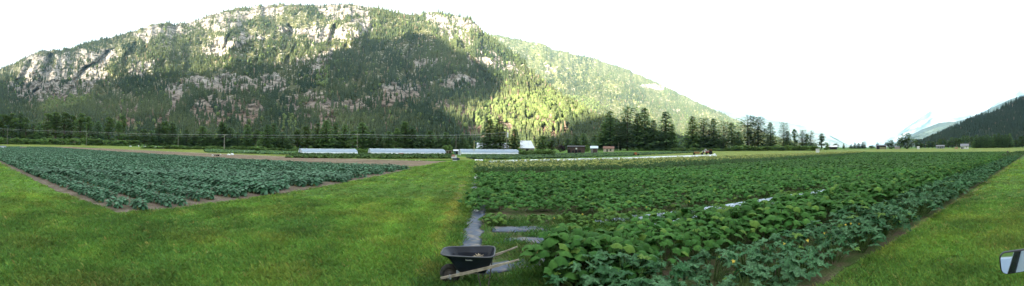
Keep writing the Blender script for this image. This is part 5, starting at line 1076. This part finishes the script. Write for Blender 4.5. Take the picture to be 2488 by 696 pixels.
heap('fleece_bundle', 2450, 384.5, 4, 2, FLEECE, 'tiny white scrap among the far squash leaves', 'fleece', 15)
# ------------------------------------------------------------------ wheelbarrow
TRAY = mat('black_plastic_tray', (0.010, 0.014, 0.024), 0.42, noise=0.3, scale=5, spec=0.35)
HANDLE = mat('weathered_handle_wood', (0.36, 0.31, 0.24), 0.8, noise=0.3, scale=9, bump=0.3)
TYRE = mat('tyre_rubber', (0.045, 0.043, 0.040), 0.85, noise=0.3, scale=20, bump=0.4); HUB = mat('dusty_hub', (0.09, 0.08, 0.07), 0.7, noise=0.3, scale=20); GALV = mat('galvanised_bracket', (0.42, 0.46, 0.52), 0.4, metal=0.5, noise=0.2, scale=20)
wp = Vector(G(1093, 691)); yawb = 0.015
wb = empty('wheelbarrow', wp, yawb, 'black wheelbarrow with wooden handles and straw in its tray', 'wheelbarrow')
RW = 0.185
wm = MB(); prof = []
for i in range(13): a = -math.pi / 2 + math.pi * i / 12; prof.append((RW - 0.05 + 0.05 * math.cos(a), 0.048 * math.sin(a)))
prof = [(RW - 0.085, -0.036)] + prof + [(RW - 0.085, 0.036)]
Mw = Matrix.Translation((0, 0, RW)) @ Matrix.Rotation(math.pi / 2, 4, 'X')
wheel = wm.lathe(prof + [prof[0]], 32, Mw).build('wheel', TYRE, wb, smooth=True)
MB().lathe([(0.0, -0.05), (0.022, -0.05), (0.024, -0.03), (0.075, -0.012), (RW - 0.083, -0.036), (RW - 0.083, 0.036), (0.075, 0.012), (0.024, 0.03), (0.022, 0.05), (0, 0.05)], 24, Mw).build('rim', HUB, wheel, smooth=True)
MB().tube([(0, -0.20, RW), (0, 0.20, RW)], 0.009, 10).build('axle', GALV, wb)
# tray: rim loop at z 0.6, floor at 0.33, longer nose over the wheel
def loop(x0, x1, w0, w1, z, k=5, rad=0.09, tilt=0.0):
    pts = []; cs = [(x1, w1), (x0, w0), (x0, -w0), (x1, -w1)]; n = len(cs)
    for i in range(n):
        c = Vector((cs[i][0], cs[i][1])); a = Vector(cs[i - 1]); b_ = Vector(cs[(i + 1) % n]); da = (a - c).normalized() * rad; db = (b_ - c).normalized() * rad
        for j in range(k + 1):
            t_ = j / k; p = (c + da) * (1 - t_) ** 2 + c * 2 * t_ * (1 - t_) + (c + db) * t_ ** 2; pts.append((p.x, p.y, z + tilt * (p.x - 0.35)))
    return pts
lv = [loop(0.16, 0.66, 0.18, 0.21, 0.30, rad=0.07), loop(0.11, 0.70, 0.21, 0.235, 0.37, rad=0.09), loop(0.01, 0.77, 0.235, 0.29, 0.51, rad=0.12, tilt=0.01), loop(-0.15, 0.81, 0.255, 0.345, 0.61, rad=0.17, tilt=0.03)]
tb_ = MB(); n = len(lv[0]); V = [p for L in lv for p in L] + [(x * 1.0 + (0.35 - x) * 0.03, y * 0.965, z - 0.0) for x, y, z in lv[3]] + [(x + (0.35 - x) * 0.05, y * 0.95, z + 0.006) for L in lv[2::-1] for x, y, z in L]
Fs = []
for q in range(7):
    for i in range(n): Fs.append((q * n + i, q * n + (i + 1) % n, (q + 1) * n + (i + 1) % n, (q + 1) * n + i))
Fs.append(tuple(range(n))[::-1]); Fs.append(tuple(range(7 * n, 8 * n)))
tray = MB(); tray.add(V, Fs); tray = tray.build('tray', TRAY, wb, smooth=False)
rimb = MB(); rp = [Vector(p) for p in lv[3]]; rimb.tube(rp + [rp[0], rp[1]], 0.013, 8, cap=False); rimb.build('rolled_rim', mat('rim_plastic', (0.05, 0.055, 0.065), 0.35, noise=0.15, spec=0.7), tray, smooth=True)
for s in (-1, 1):
    def hp(x): return RW - 0.005 + (x + 0.10) * 0.335
    ya = lambda x: s * (0.135 + (x + 0.1) * 0.18)
    hb_ = MB(); V = []; xs = [-0.15, 0.1, 0.4, 0.8, 0.92, 0.98, 1.1, 1.23]; tk = [.018, .020, .021, .021, .020, .014, .013, .013]
    for x_, k_ in zip(xs, tk):
        for dy, dz in ((-1, -1), (1, -1), (1, 1), (-1, 1)): V.append((x_, ya(x_) + dy * k_ * .75, hp(x_) - 0.02 + dz * k_ * 1.15))
    Q = [(i * 4 + j, i * 4 + (j + 1) % 4, i * 4 + 4 + (j + 1) % 4, i * 4 + 4 + j) for i in range(len(xs) - 1) for j in range(4)] + [(3, 2, 1, 0), tuple(len(xs) * 4 - 4 + j for j in range(4))]
    hb_.add(V, Q).build('handle', HANDLE, wb, 0.004)
    MB().box(0.14, 0.20, s * 0.165 - 0.012, s * 0.165 + 0.012, hp(.17) - 0.01, 0.32).build('bracket', GALV, wb, 0.003)
    br = MB().box(0.02, 0.05, s * .158 - .015, s * .158 + .015, RW - .03, RW + 0.045); br.build('bracket', GALV, wb, 0.003)
    lg = MB().tube([(0.52, ya(.52), hp(.52) - .04), (0.60, ya(.6), 0.02), (0.70, ya(.7), 0.02), (0.76, ya(.76), hp(.76) - .04)], 0.010, 8); lg.build('leg', HUB, wb)
MB().tube([(0.65, -0.22, 0.06), (0.65, 0.22, 0.06)], 0.008, 8).build('leg_brace', HUB, wb)
MB().box(0.2, 0.6, -0.17, -0.13, 0.27, 0.298).build('riser', HANDLE, wb, 0.004); MB().box(0.2, 0.6, 0.13, 0.17, 0.27, 0.298).build('riser', HANDLE, wb, 0.004)
# faded moulded lettering strip on the near side of the tray
def tray_pt(x, t_):                      # on the near wall between level 2 and 3
    y = -(0.263 + 0.035 * t_) - 0.006; z = 0.52 + 0.085 * t_; return (x, y, z)
lt = MB(); x_ = 0.315; rr_ = random.Random(4)
for k in range(11):
    hgt = (0.30 if k in (0, 5, 9) else 0.2); w_ = 0.011; yb0 = tray_pt(x_, 0.20); yb1 = tray_pt(x_, 0.20 + hgt)
    lt.add([(x_, yb0[1] - .002, yb0[2]), (x_ + w_, yb0[1] - .002, yb0[2]), (x_ + w_, yb1[1] - .002, yb1[2]), (x_, yb1[1] - .002, yb1[2]), (x_, yb0[1] + .006, yb0[2]), (x_ + w_, yb0[1] + .006, yb0[2]), (x_ + w_, yb1[1] + .006, yb1[2]), (x_, yb1[1] + .006, yb1[2])], [(0, 1, 2, 3), (7, 6, 5, 4), (0, 4, 5, 1), (2, 6, 7, 3), (1, 5, 6, 2), (0, 3, 7, 4)]); x_ += 0.0155
lt.build('lettering', mat('pale_lettering', (0.55, 0.55, 0.54), 0.6, noise=0.1), tray)
# straw lying in the tray
r = random.Random(9); sb = MB()
for i in range(700):
    q = r.gauss(0, 1); x = 0.44 + 0.10 * q; y = 0.08 + 0.06 * r.gauss(0, 1); x = min(.64, max(.2, x + 0.06)); y = min(.18, max(-.17, y)); z = 0.34 + 0.19 * math.exp(-((x - .5) / .14) ** 2 - ((y - .1) / .10) ** 2) * (0.5 + 0.5 * r.random()); a = r.random() * 6.28; L = 0.02 + 0.05 * r.random(); w_ = 0.004 + .006 * r.random(); dx, dy = math.cos(a), math.sin(a); dz = (r.random() - .3) * .03
    sb.add([(x - dy * w_, y + dx * w_, z), (x + dy * w_, y - dx * w_, z), (x + dx * L + dy * w_, y + dy * L - dx * w_, z + dz), (x + dx * L - dy * w_, y + dy * L + dx * w_, z + dz)], [(0, 1, 2, 3)])
so = sb.build('straw', mat('pale_straw', (0.50, 0.42, 0.28), 0.85, c2=(0.24, 0.19, 0.12), scale=30), None, loc=wp, rz=yawb); tag(so, 'pale straw and dry scraps lying in the wheelbarrow tray', 'straw', kind='stuff')
# pale scraps on the weedy strip ahead of the wheelbarrow
RAG = mat('white_rag', (0.72, 0.72, 0.66), 0.8, noise=0.12, scale=20)
def rag(x, y, wpx, hpx, label, seed):
    p = G(x, y); d = math.hypot(p[0], p[1]); w_ = wpx / F * d; h = hpx / F * d * 0.6; r = random.Random(seed); n = 9; V = []; Q = []
    for i in range(n):
        for j in range(n):
            u, v = i / (n - 1) - .5, j / (n - 1) - .5; k = 1 - 0.35 * (r.random()); V.append((u * w_ * k + .0, v * w_ * .9 * k, 0.02 + h * max(0, (0.6 + 0.8 * float(vnoise(np.array(u * 5 + seed), np.array(v * 5))) - 1.6 * math.hypot(u, v)))))
    for i in range(n - 1):
        for j in range(n - 1): Q.append((i * n + j, (i + 1) * n + j, (i + 1) * n + j + 1, i * n + j + 1))
    me = bpy.data.meshes.new('cloth_scrap'); me.from_pydata(V, [], Q); me.update(); me.polygons.foreach_set('use_smooth', np.ones(len(me.polygons), bool)); o = link('cloth_scrap', me, RAG, None, (p[0], p[1], 0.0), r.random() * 3); so = o.modifiers.new('thick', 'SOLIDIFY'); so.thickness = 0.004
    tag(o, label, 'cloth', 'white scraps along the plastic strip')
rag(1159, 437, 17, 22, 'largest white scrap, farthest up the weedy strip beside the squash', 1)
rag(1148, 487, 8, 6, 'small white scrap, left of two lying side by side', 2)
rag(1158, 488, 9, 6, 'small white scrap, right of two lying side by side', 3)
rag(1158, 517, 16, 16, 'crumpled white scrap nearest the wheelbarrow', 4)
# squash blossoms
YEL = mat('yellow_petal', (0.70, 0.52, 0.10), 0.6, noise=0.15, scale=20, transl=0.3)
bm = bmesh.new(); nb_ = 10
base = [bm.verts.new((0.008 * math.cos(2 * math.pi * i / nb_), 0.008 * math.sin(2 * math.pi * i / nb_), 0)) for i in range(nb_)]; mid = [bm.verts.new((0.022 * math.cos(2 * math.pi * i / nb_), 0.022 * math.sin(2 * math.pi * i / nb_), 0.045)) for i in range(nb_)]; top = [bm.verts.new(((0.06 if i % 2 == 0 else 0.035) * math.cos(2 * math.pi * i / nb_), (0.06 if i % 2 == 0 else 0.035) * math.sin(2 * math.pi * i / nb_), 0.085 if i % 2 == 0 else 0.065)) for i in range(nb_)]
for i in range(nb_):
    j = (i + 1) % nb_; bm.faces.new((base[i], base[j], mid[j], mid[i])); bm.faces.new((mid[i], mid[j], top[j], top[i]))
fl_me = bpy.data.meshes.new('blossom'); bm.to_mesh(fl_me); bm.free(); fl_me.materials.append(YEL)
for i, (x, y, z, sc_, lb) in enumerate([(1780, 640, .55, 1.2, 'yellow blossom low in the zucchini at the bottom edge'), (1904, 596, .62, 1.0, 'pale yellow blossom in the middle of the zucchini row'), (1964, 589, .6, 1.3, 'deep yellow blossom on a long stalk in the zucchini row'), (2004, 570, .55, 1.0, 'small yellow blossom right of the deep yellow one'), (2056, 549, .6, 1.0, 'yellow blossom, left of three near the track'), (2066, 546, .6, 1.0, 'yellow blossom, middle of three near the track'), (2086, 547, .55, 1.0, 'yellow blossom, right of three near the track'),
      (1414, 523, .40, 1.1, 'bright yellow blossom at the front of the squash field'), (1346, 532, .3, .9, 'small blossom on a pale vine at the field front'), (1423, 481, .5, .9, 'small yellow blossom deeper in the squash field'), (1676, 492, .5, 1.0, 'cream yellow blossom near the right of the squash field'), (1571, 505, .45, .9, 'tiny yellow blossom behind the pale plastic strip')]):
    p = G(x, y, z); o = link('squash_blossom', fl_me, YEL, None, p, i * 1.1); o.scale = (sc_ * .55,) * 3; o.rotation_euler = (0.5, 0.3 * (i % 3), i); tag(o, lb, 'flower', 'yellow squash blossoms')
# ------------------------------------------------------------------ pickup beside the camera: only its mirror reaches into the picture
PAINT = mat('silver_blue_paint', (0.42, 0.50, 0.58), 0.3, noise=0.04, spec=0.6, coat=0.6); GLASSD = mat('dark_glass', (0.01, 0.012, 0.015), 0.08, noise=0.1, spec=0.8); TRIM = mat('black_trim', (0.02, 0.02, 0.022), 0.5, noise=0.15); CHROME = mat('mirror_silver', (0.86, 0.88, 0.90), 0.03, metal=1.0, noise=0.01)
mp = Vector(P(2466, 2.75, 0)); mz = Z(2466, 636, 2.75); mp.z = mz
tk_ = empty('pickup_truck', (1.2, -1.0, 0), 0, 'silver blue pickup truck of which only the door mirror shows at the right edge', 'pickup truck')
O = Vector((1.2, -1.0, 0))
hs = MB(); 
def rr(w_, h_, rad, y, n=6, sh=0.0):
    pts = []
    for cx, cz, a0 in ((w_ / 2 - rad, h_ / 2 - rad, 0), (-w_ / 2 + rad, h_ / 2 - rad, 90), (-w_ / 2 + rad, -h_ / 2 + rad, 180), (w_ / 2 - rad, -h_ / 2 + rad, 270)):
        for j in range(n + 1): a = R(a0 + 90 * j / n); pts.append((cx + rad * math.cos(a), cz + rad * math.sin(a)))
    return pts
MW, MH = 0.27, 0.175
Mm = Matrix.Translation(Vector((mp.x, mp.y, mz)) - O) @ Matrix.Rotation(R(-78), 4, 'Z') @ Matrix.Rotation(R(-6), 4, 'X') @ Matrix.Rotation(R(-5), 4, 'Y')
def shell(rings, cap0=True, cap1=True):
    m_ = MB(); V = []; n = len(rings[0][0])
    for pts, y in rings: V += [(a, y, b_) for a, b_ in pts]
    Fq = [(q * n + i, q * n + (i + 1) % n, (q + 1) * n + (i + 1) % n, (q + 1) * n + i) for q in range(len(rings) - 1) for i in range(n)]
    if cap0: Fq.append(tuple(range(n))[::-1])
    if cap1: Fq.append(tuple((len(rings) - 1) * n + i for i in range(n)))
    return m_.add(V, Fq, Mm)
mir = shell([(rr(MW * .97, MH * .97, .05, 0), -0.012), (rr(MW, MH, .055, 0), 0.0), (rr(MW, MH, .055, 0), 0.02), (rr(MW * .95, MH * .93, .055, 0), 0.06), (rr(MW * .6, MH * .6, .04, 0), 0.10)]).build('side_mirror', TRIM, tk_, smooth=True)
shell([(rr(MW * .93, MH * .92, .045, 0), -0.016), (rr(MW * .93, MH * .92, .045, 0), -0.0125)]).build('mirror_glass', CHROME, mir)
MB().tube([Vector((mp.x + .09, mp.y - .05, mz)) - O, Vector((mp.x + .12, -0.08, mz - .05)) - O], 0.03, 8).build('mirror_arm', TRIM, tk_)
BT = Matrix.Translation(-O)
def side(y): return y
MB().box(-2.0, 1.10, -1.95, -0.06, 0.5, 0.62, BT).box(-2.0, 1.10, -0.14, -0.06, 0.62, 1.08, BT).box(-2.0, 1.10, -1.95, -1.87, 0.62, 1.08, BT).box(-2.0, -1.92, -1.87, -0.14, 0.62, 1.08, BT).box(1.104, 2.9, -1.95, -0.06, 0.45, 1.12, BT).box(2.904, 4.1, -1.92, -0.09, 0.5, 1.10, BT).build('body', PAINT, tk_, 0.03)
cabv = [(1.15, -1.9, 1.125), (2.95, -1.9, 1.125), (2.95, -0.1, 1.125), (1.15, -0.1, 1.125), (1.3, -1.72, 1.72), (2.35, -1.72, 1.72), (2.35, -0.28, 1.72), (1.3, -0.28, 1.72)]
MB().add(cabv, [(4, 5, 6, 7), (0, 1, 5, 4), (1, 2, 6, 5), (2, 3, 7, 6), (3, 0, 4, 7)], BT).build('cab', PAINT, tk_, 0.03)
def on_side(x, t_): return (x, -0.1 - 0.18 * t_ + 0.012, 1.125 + 0.595 * t_)
for xa, xb, xc, xd in ((1.26, 1.50, 1.36, 1.54), (1.86, 2.74, 1.90, 2.28)):
    q = [on_side(xa, .1), on_side(xb, .1), on_side(xd, .88), on_side(xc, .88)]; MB().add([(a_, b_ + .004, c_) for a_, b_, c_ in q] + [(a_, b_ - .03, c_) for a_, b_, c_ in q], [(0, 1, 2, 3), (7, 6, 5, 4), (0, 4, 5, 1), (1, 5, 6, 2), (2, 6, 7, 3), (3, 7, 4, 0)], BT).build('side_window', GLASSD, tk_)
MB().box(1.15, 2.9, -0.075, -0.045, 1.085, 1.115, BT).build('window_trim', TRIM, tk_)
for wx in (-1.1, 3.4):
    for wy in (-0.2, -1.8): MB().lathe([(0, -.11), (.34, -.11), (.38, -.06), (.38, .06), (.34, .11), (0, .11)], 28, BT @ Matrix.Translation((wx, wy, .38)) @ Matrix.Rotation(math.pi / 2, 4, 'X')).build('wheel', TYRE, tk_)

# ------------------------------------------------------------------ valley haze
hb = MB().box(-19000, 19000, -19000, 19000, -8, 2600)
hm = bpy.data.materials.new('haze_air'); hm.use_nodes = True; t = hm.node_tree; t.nodes.remove(t.nodes['Principled BSDF'])
pv = t.nodes.new('ShaderNodeVolumePrincipled'); pv.inputs['Density'].default_value = 3.4e-5; pv.inputs['Color'].default_value = (0.42, 0.72, 0.95, 1); pv.inputs['Anisotropy'].default_value = 0.0
t.links.new(pv.outputs[0], t.nodes['Material Output'].inputs['Volume'])
hz = hb.build('haze', hm); tag(hz, 'thin blue evening haze filling the valley', 'haze', kind='stuff')
